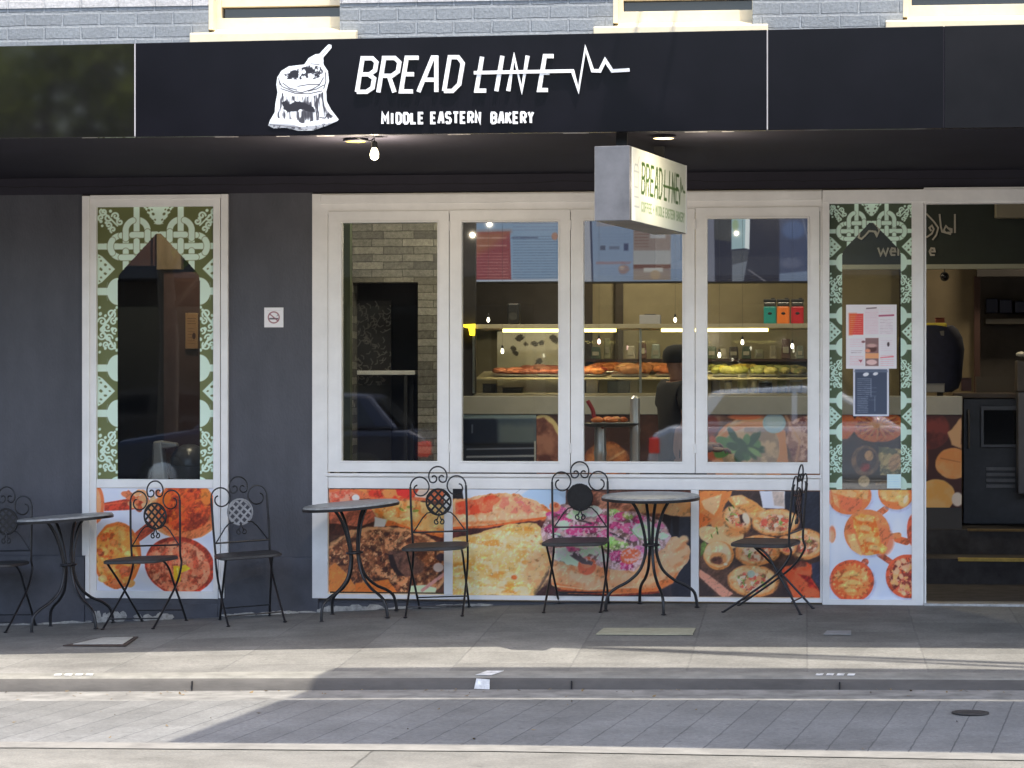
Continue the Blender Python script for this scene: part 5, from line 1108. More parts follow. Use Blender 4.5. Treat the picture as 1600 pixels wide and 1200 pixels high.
# jars and boxes at the foot of the case
M['dark'] = mat("dark plastic", (.02,.02,.022), .45); M['clear'] = glass_mat("jar glass", (.85,.88,.85), .08)
for i, (px, w_, h_, c_) in enumerate(((1118,14,26,(40,36,36)),(1138,12,20,(176,170,150)),(1160,16,30,(150,150,120)),(1178,10,24,(206,200,180)),(1196,22,20,(34,32,34)),(1222,16,26,(120,120,84)),(1244,20,22,(150,140,110)))):
    Yj = Yc+.22; x = wx(px,Yj); r_ = w_/2/223; z = zt1+.02
    t = thing("food_jar", ["squat black tub at the left foot of the salad case","low cream tub beside the squat black tub","tall grey green jar under the yellow salad","narrow cream jar in the salad case","wide low black bowl in the salad case","olive green jar right of the wide black bowl","wide tan tub at the right foot of the salad case"][i], "jar", (x, Yj, z))
    b = MB(); b.lathe((x, Yj, z), [(r_*.85,0),(r_,.01),(r_,h_/223*.8),(r_*.9,h_/223*.85)], 16); b.build("jar_body", mat("jar", tuple(lin(c_)), .4, var=.2, vscale=30), t, smooth=True)
    b = MB(); b.lathe((x, Yj, z+h_/223*.85), [(r_*.95,0),(r_*.98,.008),(r_*.9,.016)], 16); b.build("lid", M['dark'] if i % 2 else M['steel'], t, smooth=True)
for px, w_, h_, c_, tx in ((764,20,14,(60,56,56),"low dark box on the case floor behind the second sash"),(800,30,8,(70,66,60),"flat dark tray on the case floor behind the second sash"),(925,18,22,(206,200,196),"white paper box at the left of the third sash"),(966,34,18,(120,126,130),"grey carton in the middle of the third sash")):
    Yj = Yc+.25; t = thing("carton", tx, "box", (wx(px,Yj), Yj, zt1+.02)); b = MB(); b.box(wx(px-w_/2,Yj), wx(px+w_/2,Yj), Yj, Yj+.12, zt1+.02, zt1+.02+h_/223); b.build("carton_body", mat("carton", tuple(lin(c_)), .6, var=.15, vscale=12), t, bevel=.004)
    b = MB(); b.box(wx(px-w_/2,Yj)-.003, wx(px+w_/2,Yj)+.003, Yj-.003, Yj+.123, zt1+.02+h_/223, zt1+.026+h_/223); b.build("carton_lid", mat("carton lid", tuple(lin(c_)*.8), .6), t)
# things on top of the case
for px, c_, nm in ((1203,(40,132,128),"teal"),(1224,(224,116,50),"orange"),(1246,(176,34,44),"red")):
    Yj = Yc+.2; x = wx(px,Yj); s_ = 1/223
    t = thing("canister", "%s square canister with a black lid on the case top" % nm, "canister", (x, Yj, zs1), "square canisters on the case top")
    b = MB(); b.box(x-.044, x+.044, Yj-.04, Yj+.04, zs1+.001, zs1+.125); b.build("canister_body", mat("canister "+nm, tuple(lin(c_)*1.5), .4, var=.06), t, bevel=.008)
    b = MB(); b.box(x-.042, x+.042, Yj-.038, Yj+.038, zs1+.1265, zs1+.155); b.build("neck", mat("smoky neck", (.07,.065,.06), .25), t, bevel=.006)
    b = MB(); b.box(x-.045, x+.045, Yj-.041, Yj+.041, zs1+.155, zs1+.176); b.box(x+.008, x+.036, Yj-.012, Yj+.012, zs1+.176, zs1+.186); b.build("lid", M['dark'], t, bevel=.004)
    b = MB(); b.ball((x, Yj-.0405, zs1+.075), .013, sx=1.2, sy=.12, sz=.8, seg=10); b.build("badge", M['dark'], t, smooth=True)
t = thing("speaker", "small black upright speaker on the case top", "speaker", (wx(803,Yc+.2), Yc+.2, zs1)); x = wx(803,Yc+.2)
b = MB(); b.box(x-.045, x+.045, Yc+.15, Yc+.25, zs1+.001, zs1+.155); b.build("cabinet", M['dark'], t, bevel=.012)
b = MB(); b.lathe((0,0,0), [(.028,0),(.030,.004),(.022,.003),(.0,.001)], 18); b.xf(Matrix.Translation((x, Yc+.149, zs1+.06)) @ Matrix.Rotation(R(90), 4, 'X')); b.build("cone", M['gasket'], t, smooth=True)
t = thing("tissue_box", "pale grey tissue box on the case top", "box", (wx(1016,Yc+.2), Yc+.2, zs1)); x = wx(1016,Yc+.2)
b = MB(); b.box(x-.075, x+.075, Yc+.15, Yc+.25, zs1+.001, zs1+.068); b.build("box_body", mat("pale grey card", (.42,.42,.46), .6), t, bevel=.006)
b = MB(); b.box(x-.04, x+.04, Yc+.18, Yc+.22, zs1+.0685, zs1+.074); b.build("slot", M['dark'], t)

# wall screens with the menu
M['screen'] = print_mat("menu screen", .25, .27)
Yt = 3.3
def screen(x0, y0, x1, y1, paint, text):
    t = thing("menu_screen", text, "screen", (wx((x0+x1)/2,Yt), Yt, zz((x0+x1)/2,(y0+y1)/2,Yt)), "menu screens above the counter")
    b = MB(); b.box(wx(x0-3,Yt), wx(x1+3,Yt), Yt, Yt+.05, zz(x0,y1+3,Yt), zz(x0,y0-3,Yt)); b.build("bezel", M['dark'], t, bevel=.004)
    b = MB(); b.box(wx((x0+x1)/2-14,Yt), wx((x0+x1)/2+14,Yt), Yt+.05, Yt+.4, zz(x0,(y0+y1)/2+10,Yt), zz(x0,(y0+y1)/2-10,Yt)); b.build("bracket", M['dark'], t)
    global k; k = Ink(x0, y0, x1, y1, 1.0, (128,146,172)); paint(); g_ = k.c.mean(-1, keepdims=True); k.c = (g_+(k.c-g_)*.72)*1.08+6; k.sheet("display", M['screen'], wx(x0,Yt), wx(x1,Yt), zz(x0,y1,Yt), zz(x0,y0,Yt), Yt-.003, t, .8)
def s1():
    k.c[:] = (128,140,166); k.poly([(741,350),(889,350),(889,436),(741,436)],(116,144,178)); k.poly([(738,363),(797,362),(799,437),(741,437)],(150,50,56)); k.poly([(739,363),(797,362),(770,386),(742,400)],(162,84,54),12)
    rows(802,884,350,360,3,(96,110,146),1.6,op=.8); rows(802,884,370,434,16,(78,104,140),1.5,op=.8); rows(800,840,372,374,1,(60,70,110),2.4); rows(746,792,372,384,2,(206,150,130),2.2,op=.7); rows(744,794,396,434,9,(206,120,110),1.2,op=.7); k.ell(867,370,5,6,(170,110,90),0,2)
    k.line([(739,363),(740,437)],1,(180,160,170),1); k.line([(738,440),(889,438)],3,(176,182,200),1)
def s2():
    k.c[:] = (112,132,166); k.poly([(905,340),(924,340),(925,440),(905,440)],(150,150,164)); k.line([(923,340),(926,440)],3,(36,46,84)); k.poly([(990,340),(1048,340),(1048,438),(990,438)],(136,112,104)); k.poly([(990,392),(1048,392),(1048,414),(990,414)],(150,146,146)); k.poly([(990,414),(1048,414),(1048,420),(990,420)],(110,56,44))
    k.poly([(1016,362),(1040,362),(1040,373),(1016,373)],(160,154,156)); k.poly([(1006,419),(1036,419),(1036,426),(1006,426)],(176,168,160)); k.ell(1024,430,8,7,(176,136,92),0,2); k.poly([(990,424),(1048,424),(1048,438),(990,438)],(150,128,110),2,op=.4)
    rows(992,1014,362,386,6,(110,62,50),1.4,op=.8); rows(932,986,410,412,2,(150,90,90),2,op=.8); k.ell(975,421,9,7,(140,104,100),0,3,2); k.ell(972,419,4,3,(176,140,120),0,2); k.poly([(938,384),(946,384),(946,391),(938,391)],(70,76,104),1); k.poly([(952,385),(968,385),(968,390),(952,390)],(84,92,120),1,op=.8); k.poly([(975,381),(982,381),(982,392),(975,392)],(56,64,104),1); rows(934,984,366,380,4,(92,112,150),1.1,op=.6); rows(936,984,420,432,4,(92,112,150),1.1,op=.5); k.poly([(932,346),(984,344),(984,354),(932,354)],(136,132,146),2)
def s3():
    k.c[:] = (34,36,60); k.poly([(1105,340),(1116,340),(1117,440),(1105,440)],(110,110,130)); k.poly([(1116,340),(1142,340),(1142,378),(1116,374)],(64,64,68)); k.poly([(1143,340),(1166,340),(1166,388),(1143,390)],(150,182,188)); k.ell(1149,352,5,9,(150,176,130),0,3); k.poly([(1165,340),(1172,340),(1171,390),(1164,388)],(226,230,236)); k.poly([(1143,392),(1170,390),(1168,408),(1144,414)],(70,72,84),2); k.poly([(1144,414),(1168,408),(1162,440),(1144,440)],(106,112,128),2)
    k.poly([(1218,340),(1264,340),(1264,440),(1218,440)],(56,66,104),3); k.ell(1240,360,18,14,(66,88,140),0,6); k.poly([(1218,428),(1264,424),(1264,440),(1218,440)],(100,116,150),3); k.line([(1170,422),(1196,440)],2,(110,104,116),1.5); k.line([(1254,340),(1262,376)],2,(120,124,150),2,.7); k.ell(1236,412,16,8,(80,86,120),0,5)
screen(735, 341, 889, 440, s1, "menu screen with a red panel on the left and pale blue text")
screen(906, 338, 1066, 440, s2, "pale blue menu screen with a brown picture column")
screen(1105, 334, 1264, 440, s3, "dark navy screen with one bright slot, above the coloured canisters")
# wall bits behind the case
Yb = 4.55
b = MB(); b.box(wx(715,Yb), wx(905,Yb), Yb-.02, Yb, zz(800,512,Yb), zz(800,430,Yb)); b.build("dark_panel", mat("taupe panel", (.085,.072,.06), .7, var=.15), bld)
b = MB(); b.box(wx(908,Yb), wx(926,Yb), Yb-.03, Yb, .34, 2.9); b.box(wx(962,Yb), wx(974,Yb), Yb-.03, Yb, .34, 2.9); b.box(wx(1405,Yb), wx(1436,Yb), Yb-.03, Yb, .34, 2.9); b.build("wall_stud", mat("brown stud", (.06,.045,.03), .7), bld)
k = Ink(777, 518, 905, 612, 1.1, (168,164,154)); k.tex(np.ones_like(k.X),(186,182,172),.02,.5,.3)
for a,b_,r_ in ((812,528,7),(836,537,6),(846,536,5),(803,545,5),(806,552,5),(866,530,8),(842,565,6),(822,538,4)): k.ell(a,b_,r_,r_*.7,(58,54,52),rnd.uniform(-40,40),1.5,2,.3)
Yw = 3.45; t = thing("wall_board", "pale notice board with small dark cut-outs behind the bread case", "notice board", (wx(840,Yw), Yw, zz(840,560,Yw)))
b = MB(); b.box(wx(777,Yw), wx(905,Yw), Yw+.002, Yw+.03, zz(840,612,Yw), zz(840,518,Yw)); b.build("board", M['ctop'], t); k.sheet("cut_outs", M['poster'], wx(777,Yw), wx(905,Yw), zz(840,612,Yw), zz(840,518,Yw), Yw, t, 1.4)
# patterned screen in the stone opening
Yq = Ys+.6
k = Ink(552, 470, 611, 602, .8, (34,30,30)); m = np.ones_like(k.X)
for i in range(120): 
    a, b_ = rnd.uniform(552,611), rnd.uniform(470,602); an = rnd.choice([30,60,120,150,0,90]); l = rnd.uniform(3,7); k.line([(a,b_),(a+l*math.cos(R(an)),b_+l*math.sin(R(an))),(a+l*math.cos(R(an))+4*math.cos(R(an+60)),b_+l*math.sin(R(an))+4*math.sin(R(an+60)))],1.3,(104,98,92),1)
t = thing("patterned_panel", "dark fretwork panel standing in the stone opening", "panel", (wx(580,Yq), Yq, zz(580,602,Yq))); b = MB(); b.box(wx(552,Yq), wx(611,Yq), Yq+.002, Yq+.03, zz(580,722,Yq), zz(580,468,Yq)); b.build("board", M['darkwall'], t); k.sheet("fretwork", M['poster'], wx(552,Yq), wx(611,Yq), zz(580,602,Yq), zz(580,470,Yq), Yq, t, 3.0)
# long pale table top seen in the opening
t = thing("side_table", "white topped table in the dark opening behind the first sash", "table", (wx(600,Yq-.3), Yq-.3, 0)); 
zt3 = zz(600,579,Yq-.3); b = MB(); b.box(wx(553,Yq-.3), wx(650,Yq-.3), Yq-.34, Yq+.0, zt3-.03, zt3); b.build("tabletop", M['white'], t, bevel=.004)
for px in (558, 645):
    for dy in (-.32, -.04): b = MB(); b.box(wx(px,Yq)-.012, wx(px,Yq)+.012, Yq+dy-.012, Yq+dy+.012, 0, zt3-.03); b.build("leg", M['dark'], t)

# greeting band over the inner doorway
Yg2 = 2.5
gb = thing("welcome_sign", "dark green greeting band with pale script over the inner doorway", "sign", (wx(1450,Yg2), Yg2, zz(1450,415,Yg2)))
b = MB(); b.box(wx(1270,Yg2), DOORR+.3, Yg2, Yg2+.06, zz(1450,413,Yg2), zz(1450,280,Yg2)); b.build("band", mat("dark green board", (.022,.030,.024), .6, var=.15), gb)
b = MB(); b.box(wx(1270,Yg2), DOORR+.3, Yg2-.02, Yg2+.07, zz(1450,420.5,Yg2), zz(1450,413.2,Yg2)); b.build("bottom_rail", mat("pale sage trim", (.34,.35,.28), .5), gb)
Ml = mat("pale script", (.42,.40,.36), .5)
def on_band(px, py, d): p = P(px, py, Yg2-.001); return (p.x, p.y-d, p.z)
n = 0; b = MB()
for pts, w_ in (([(1492,334.5),(1492,364)],2.9), ([(1486,361),(1478,353),(1474.5,360),(1478,363.5),(1487,363),(1487,358),(1480,356)],2.4), ([(1468,334.5),(1470,354),(1472,362),(1486,366)],2.6), ([(1447,333.5),(1459,346),(1466,356),(1463,367),(1457,375)],2.5), ([(1455,361),(1452,356),(1456,352.5),(1459,358),(1456,365),(1449,370),(1440,373.5)],2.6), ([(1440,366),(1444,364)],2.2),
                ([(1359,347),(1363,346),(1372,355),(1374,360),(1370,369),(1366,361)],2.6), ([(1370,366),(1368,362),(1358,361),(1352,368),(1346,373.5),(1341.5,371),(1343,364)],2.8)):
    if n == 6: b.build("arabic_script", Ml, gb); b = MB()
    n += 1; b.ribbon(pts, w_, lambda a, c_, dd, n=n: on_band(a, c_, dd+(.0004*n if dd else 0)), .006)
b.build("arabic_script", Ml, gb)
b = MB(); n = 0
for st in ([(1372,387),(1376,399),(1380,390),(1384,399),(1388,387)], [(1391,393),(1399,393),(1398,388.5),(1393.5,388),(1391,393),(1393,398.5),(1399,398.5)], [(1403.5,384),(1403.5,399.5)], [(1415,390),(1410,388),(1407.5,393),(1410,398.5),(1415,397.5)], [(1421,388),(1418,393),(1421,398.5),(1425,393),(1421,388)],
           [(1430,399.5),(1430,388)], [(1430,390),(1434,388),(1437,391),(1437,399.5)], [(1437,391),(1441,388),(1444,391),(1444,399.5)], [(1452.5,393),(1460.5,393),(1459.5,388.5),(1455,388),(1452.5,393),(1454.5,398.5),(1460.5,398.5)]):
    n += 1; b.ribbon(st, 2.9, lambda a, c_, dd, n=n: on_band(a, c_, dd+(.0004*n if dd else 0)), .006)
b.build("welcome_lettering", Ml, gb)
b = MB(); b.box(wx(1555,Yg2-.1), DOORR+.2, Yg2-.12, Yg2-.02, zz(1555,341,Yg2-.1), zz(1555,300,Yg2-.1)); label(b.build("air_conditioner", mat("beige plastic", (.30,.27,.20), .5), None, bevel=.01), "beige boxy unit at the top right of the doorway, on the green band", "air unit")
ac = bpy.data.objects["air_conditioner"]
# kitchen beyond the doorway
b = MB(); b.box(wx(1527,4.0), DOORR+.4, 4.0, 4.1, zz(1540,432,4.0), 2.9); b.build("dark_header", M['darkwall'], bld)
b = MB(); b.box(wx(1443,4.3), wx(1528,4.3), 4.3, 4.35, .34, 2.9); b.build("tan_wall", mat("dim tan wall", (.17,.135,.085), .8, var=.12, vscale=4), bld)
b = MB(); b.box(wx(1522,4.25), wx(1531,4.25), 4.22, 4.28, .34, zz(1527,432,4.25)); b.build("door_post", M['brown'], bld)
b = MB(); b.box(wx(1531,4.58), DOORR+.3, 4.54, 4.59, .34, 2.9); b.build("grey_wall", mat("dim grey wall", (.07,.06,.055), .7, var=.2, vscale=5), bld)
t = thing("storage_shelf", "kitchen shelf stacked with dark blue crates behind the doorway", "shelf", (wx(1570,4.3), 4.3, zz(1570,498,4.3)))
b = MB(); b.box(wx(1540,4.3), DOORR+.3, 4.3, 4.53, zz(1570,506,4.3), zz(1570,498,4.3)); b.build("board", mat("grey board", (.12,.11,.10), .6), t)
for i, px in enumerate((1550, 1572, 1596)): b = MB(); b.box(wx(px-10,4.32), wx(px+10,4.32), 4.33, 4.5, zz(1570,489,4.32), zz(1570,466+2*i,4.32)); b.build("crate", mat("navy crate", (.012,.018,.055), .5), t, bevel=.008)
c = P(1476,432,2.46); t = thing("dome_camera", "small black dome camera below the green band", "camera", c)
b = MB(); b.lathe((0,0,0), [(.030,0),(.032,.008),(.028,.014)], 18); b.xf(Matrix.Translation((c.x,c.y+.02,c.z)) @ Matrix.Rotation(R(90),4,'X')); b.build("base", M['dark'], t, smooth=True)
b = MB(); b.ball((c.x,c.y,c.z), .027, seg=16); b.build("dome", mat("black dome", (.01,.01,.012), .1), t, smooth=True)
b = MB(); b.tube([(c.x,c.y+.02,c.z+.0),(c.x,c.y+.02,zz(1476,420.5,2.46))],.006,6); b.build("stalk", M['dark'], t)
# kitchen worktop and oven
Yo = 3.2
t = thing("oven", "dark steel oven with glazed door beyond the end of the counter", "oven", (wx(1570,Yo), Yo, .34))
b = MB(); b.box(wx(1505,Yo), DOORR+.2, Yo, Yo+.7, .34, zz(1550,622,Yo)); b.build("oven_body", mat("dark steel", (.055,.055,.062), .45, .2, var=.3, vscale=5), t, bevel=.006)
b = MB(); b.ring(wx(1532,Yo), wx(1594,Yo), zz(1560,699,Yo), zz(1560,634,Yo), wx(1537,Yo), wx(1589,Yo), zz(1560,694,Yo), zz(1560,641,Yo), Yo-.03, Yo-.001); d_ = b.build("door", mat("dull steel edge", (.12,.12,.13), .45, .4), t, bevel=.003)
b = MB(); b.box(wx(1537,Yo), wx(1589,Yo), Yo-.012, Yo-.004, zz(1560,694,Yo), zz(1560,641,Yo)); b.build("door_glass", M['darkglass'], d_)
for i in range(4): b = MB(); b.box(wx(1541,Yo), wx(1586,Yo), Yo-.02, Yo-.002, zz(1560,735+i*9,Yo), zz(1560,730+i*9,Yo)); b.build("vent_bar", M['alu'], t)
for px in (1513,): b = MB(); b.tube([(wx(px,Yo),Yo-.03,zz(1510,700,Yo)),(wx(px,Yo),Yo-.03,zz(1510,640,Yo))],.008,8); b.build("handle", M['steel'], t, smooth=True)
t = thing("worktop", "brown edged worktop running over the oven", "worktop", (wx(1550,Yo), Yo, zz(1550,618,Yo)))
b = MB(); b.box(wx(1488,Yo), wx(1586,Yo), Yo-.06, Yo+.75, zz(1550,621.8,Yo), zz(1550,614,Yo)); b.build("slab", mat("brown worktop", (.13,.09,.06), .5, var=.2), t, bevel=.004)
b = MB(); b.box(wx(1531,Yo), wx(1584,Yo), Yo+.4, Yo+.5, zz(1550,614,Yo)+.0005, zz(1550,588,Yo)); b.build("upstand", mat("grey upstand", (.075,.066,.058), .6), t)
t = thing("grinder", "grey boxy machine at the right picture edge inside the doorway", "machine", (wx(1600,3.0), 3.0, zz(1590,690,3.0)))
b = MB(); b.box(wx(1588,3.0), wx(1650,3.0), 2.96, 3.14, zz(1590,612,3.0), zz(1590,563,3.0)); b.build("upper_body", mat("taupe machine", (.09,.078,.07), .5, var=.1), t, bevel=.01)
b = MB(); b.box(wx(1590,3.0), wx(1650,3.0), 2.97, 3.14, zz(1590,772,3.0), zz(1590,612.5,3.0)); b.build("lower_body", mat("grey machine", (.13,.13,.145), .4, var=.1), t, bevel=.01)
b = MB(); b.ball(P(1596,554,3.0), .04, sz=.5, seg=10, wob=.2); b.build("cloth", M['ctop'], t, smooth=True)
# navy bag on the counter
t = thing("insulated_bag", "navy rounded bag with a yellow top on the counter in the doorway", "bag", P(1455,612,2.8))
b = MB(); n = 20; rows_ = [(612,1432,1488),(606,1420,1498),(590,1410,1503),(566,1405,1505),(545,1404,1507),(528,1405,1504),(516,1410,1497),(510,1420,1490)]; Yk = 2.85; seg = 20
for py, a, c_ in rows_:
    p0, p1 = P(a,py,Yk), P(c_,py,Yk); cxx, hw, z = (p0.x+p1.x)/2, (p1.x-p0.x)/2, p0.z
    b.v += [(cxx+hw*math.copysign(abs(math.cos(2*math.pi*i/seg))**.7, math.cos(2*math.pi*i/seg)), Yk+.15*math.sin(2*math.pi*i/seg), z+.006*math.sin(i*1.7+py)) for i in range(seg)]
for r_ in range(len(rows_)-1):
    for i in range(seg): b.f.append((r_*seg+i, r_*seg+(i+1)%seg, (r_+1)*seg+(i+1)%seg, (r_+1)*seg+i))
b.f += [tuple(range(seg)), tuple((len(rows_)-1)*seg+i for i in range(seg))]
b.build("bag_body", mat("navy fabric", (.010,.012,.030), .85, var=.3, vscale=14, bump=.6, bscale=18), t, smooth=True)
b = MB(); p0, p1 = P(1426,514,Yk), P(1478,505,Yk); b.box(p0.x, p1.x, Yk-.13, Yk+.05, p0.z, p1.z); b.build("yellow_top", mat("yellow fabric", (.45,.36,.04), .7, var=.2), t, bevel=.012)
b = MB(); p0, p1 = P(1428,526,Yk), P(1474,517,Yk); b.box(p0.x, p1.x, Yk-.145, Yk-.10, p0.z, p1.z); b.build("grey_band", mat("grey band", (.10,.095,.09), .7), t, bevel=.006)
for px0, px1, py0, py1, nm, c_, tx in ((1462,1476,498,508,"small_box",(150,80,60),"orange brown box behind the navy bag"),(1502,1518,592,611,"small_box",(96,70,72),"small maroon carton on the worktop beside the navy bag"),(1444,1476,601,613,"tray",(120,120,120),"grey flat tray in front of the navy bag")):
    Yj = 2.66 if nm == "tray" else (3.1 if py0 < 520 else 3.25); p0, p1 = P(px0,py1,Yj), P(px1,py0,Yj); t = thing(nm, tx, "box" if nm != "tray" else "tray", (p0.x, Yj, p0.z))
    if py0 < 520: b = MB(); b.box(p0.x+.01, p1.x-.01, Yj+.02, Yj+.06, zt1, p0.z); b.build("stand", M['dark'], t)
    b = MB(); b.box(p0.x, p1.x, Yj, Yj+.08, p0.z, p1.z); b.build("box_body", mat(nm, tuple(lin(c_)), .6, var=.15), t, bevel=.005)
    b = MB(); b.box(p0.x-.002, p1.x+.002, Yj-.002, Yj+.082, p1.z+.0003, p1.z+.008); b.build("lid", mat(nm+" lid", tuple(lin(c_)*.7), .6), t)

# dark niche behind the tall window
t = thing("wall_plaque", "tan paper plaque on the red brown panel inside the tall window", "plaque", P(300,518,Yp-.02)); p0, p1 = P(290,545.5,Yp-.01), P(310,489,Yp-.01)
b = MB(); b.box(p0.x, p1.x, Yp-.02, Yp-.001, p0.z, p1.z); b.build("board", mat("tan card", (.30,.19,.10), .6, var=.12), t, bevel=.003)
k = Ink(0,0,20,56,.5,(196,150,106)); rows(3,17,8,16,3,(90,60,40),1.0); rows(4,16,24,48,6,(120,84,60),.9,op=.6); k.ell(14,36,3,5,(90,56,44)); k.sheet("print", M['poster'], p0.x+.004, p1.x-.004, p0.z+.004, p1.z-.004, Yp-.0215, t, .55)
Yn = .75
t = thing("coffee_grinder", "silver machine with a grey domed lid low inside the tall window", "machine", P(275,750,Yn))  # solid shape stands in for a vehicle reflected in the glass
M['silver'] = mat("polished silver", (.60,.60,.61), .28, .55)
b = MB(); b.hexa([P(236,752,Yn),P(258,752,Yn),P(258,752,Yn)+Vector((0,.1,0)),P(236,752,Yn)+Vector((0,.1,0)),P(238,690,Yn),P(252,688,Yn),P(252,688,Yn)+Vector((0,.1,0)),P(238,690,Yn)+Vector((0,.1,0))]); b.build("handle_arm", M['silver'], t, bevel=.014)
b = MB(); b.hexa([P(252,702,Yn),P(276,698,Yn),P(276,698,Yn)+Vector((0,.08,0)),P(252,702,Yn)+Vector((0,.08,0)),P(252,689,Yn),P(274,692,Yn),P(274,692,Yn)+Vector((0,.08,0)),P(252,689,Yn)+Vector((0,.08,0))]); b.build("hinge_arm", M['silver'], t, bevel=.008)
c = P(296,727,Yn+.1); b = MB(); b.lathe(c, [(.128,0),(.126,.03),(.112,.075),(.08,.115),(.04,.135),(0,.14)], 24); b.build("dome_lid", mat("grey dome", (.075,.078,.085), .3), t, smooth=True)
b = MB(); b.lathe((c.x,c.y,c.z-.12), [(.118,0),(.126,.02),(.126,.115),(.12,.1195)], 24); b.build("drum", mat("grey drum", (.17,.175,.18), .4, .3), t, smooth=True)
b = MB(); b.box(c.x-.12, c.x+.12, c.y-.12, c.y+.12, -.02, c.z-.121); b.build("cabinet", M['dark'], t)

# bulbs hung inside to stand in for festoon lights reflected in the glass
for i, (px, py) in enumerate(((785,549),(763,500),(936,534),(1055,500),(1160,535),(1238,541),(1124,555))):
    Yj = [1.2,1.7,1.2,1.7,1.2,1.4,1.0][i]; c = P(px, py, Yj)
    t = thing("pendant_bulb", "", "lamp", c, "small lit bulbs hanging inside the windows")
    t["label"] = ["lit bulb hanging low in the second sash","lit bulb under the red menu panel in the second sash","reddish lit bulb at the left of the third sash","lit bulb on the strip light line beside the person","lit bulb under the strip light in the fourth sash","lit bulb below the red canister","lowest lit bulb at the left of the fourth sash"][i]
    b = MB(); b.tube([(c.x,c.y,2.95),(c.x,c.y,c.z+.04)], .0007, 4); b.build("cord", M['gasket'], t)
    b = MB(); b.lathe(c, [(.004,.04),(.007,.038),(.007,.02),(.005,.018)], 8); b.build("socket", M['gasket'], t)
    b = MB(); b.lathe(c, [(.004,.018),(.009,.007),(.010,-.004),(.006,-.013),(0,-.016)], 10); b.build("glass_bulb", mat("lit pendant", (1,.95,.85), .3, emit=(1,.88 if i != 2 else .55,.66 if i != 2 else .5), es=3), t, smooth=True)
# unseen ceiling lamps added to brighten the shop inside
for x_, y_, e_ in ((1.6, 1.7, 5), (-.2, 2.0, 7), (.6, 3.7, 8), (3.4, 3.4, 4), (-2.15, .6, 6), (-.75, .75, 5)):
    t = thing("ceiling_light", "round flat ceiling light inside the shop", "lamp", (x_, y_, 2.95), "flat ceiling lights inside the shop")
    b = MB(); b.lathe((x_,y_,2.925), [(.16,.024),(.17,.01),(.165,0)], 24); b.build("housing", M['white'], t, smooth=True)
    b = MB(); b.lathe((x_,y_,2.92), [(.15,.004),(.15,-.004),(0,-.006)], 24); b.build("lens", mat("ceiling lens", (1,.9,.7), .5, emit=(1,.84,.58), es=.8), t)
    ld = bpy.data.lights.new("ceiling_glow", 'AREA'); ld.shape = 'DISK'; ld.size = .3; ld.energy = e_; ld.color = (1,.84,.58)
    lo = bpy.data.objects.new("ceiling_glow", ld); COL.objects.link(lo); lo.location = (x_, y_, 2.90)

# steel stand added for silvery street reflections in the third sash
Yv = 1.45; c = P(960, 720, Yv)
t = thing("serving_stand", "polished steel serving stand with a tall bright post behind the third sash", "stand", (c.x, Yv, .0))
for px, py, r_ in ((992,618,.034),(938,662,.04)):
    x = wx(px,Yv); zt_2 = zz(px,py,Yv); b = MB(); b.lathe((x,Yv,0), [(r_*1.5,0),(r_*1.5,.02),(r_,.05),(r_,zt_2*.80),(r_*1.12,zt_2*.82),(r_,zt_2*.84),(r_*.95,zt_2-.02),(r_*.3,zt_2)], 20); b.build("post", M['silver'], t, smooth=True)
x0, x1 = wx(914,Yv), wx(996,Yv); zt_2 = zz(955,668,Yv); b = MB(); b.lathe(((x0+x1)/2,Yv-.05,zt_2), [(.0,0),(.15,.004),(.19,.022),(.195,.03),(.185,.028),(.15,.012),(0,.010)], 28); b.build("dish", M['steel'], t, smooth=True)
b = MB(); b.tube(spl([P(918,626,Yv-.1),P(926,640,Yv-.1),P(930,655,Yv-.1),P(944,668,Yv-.1)],5), .014, 8); b.build("red_handle", mat("red handle", (.35,.03,.03), .3), t, smooth=True)
food(958,663,58,12,[(206,120,66),(190,100,50),(214,150,96)],"pastry_dish","orange pastries heaped on the polished serving stand",Yv-.05,(.025,.035),.6,"pastry")

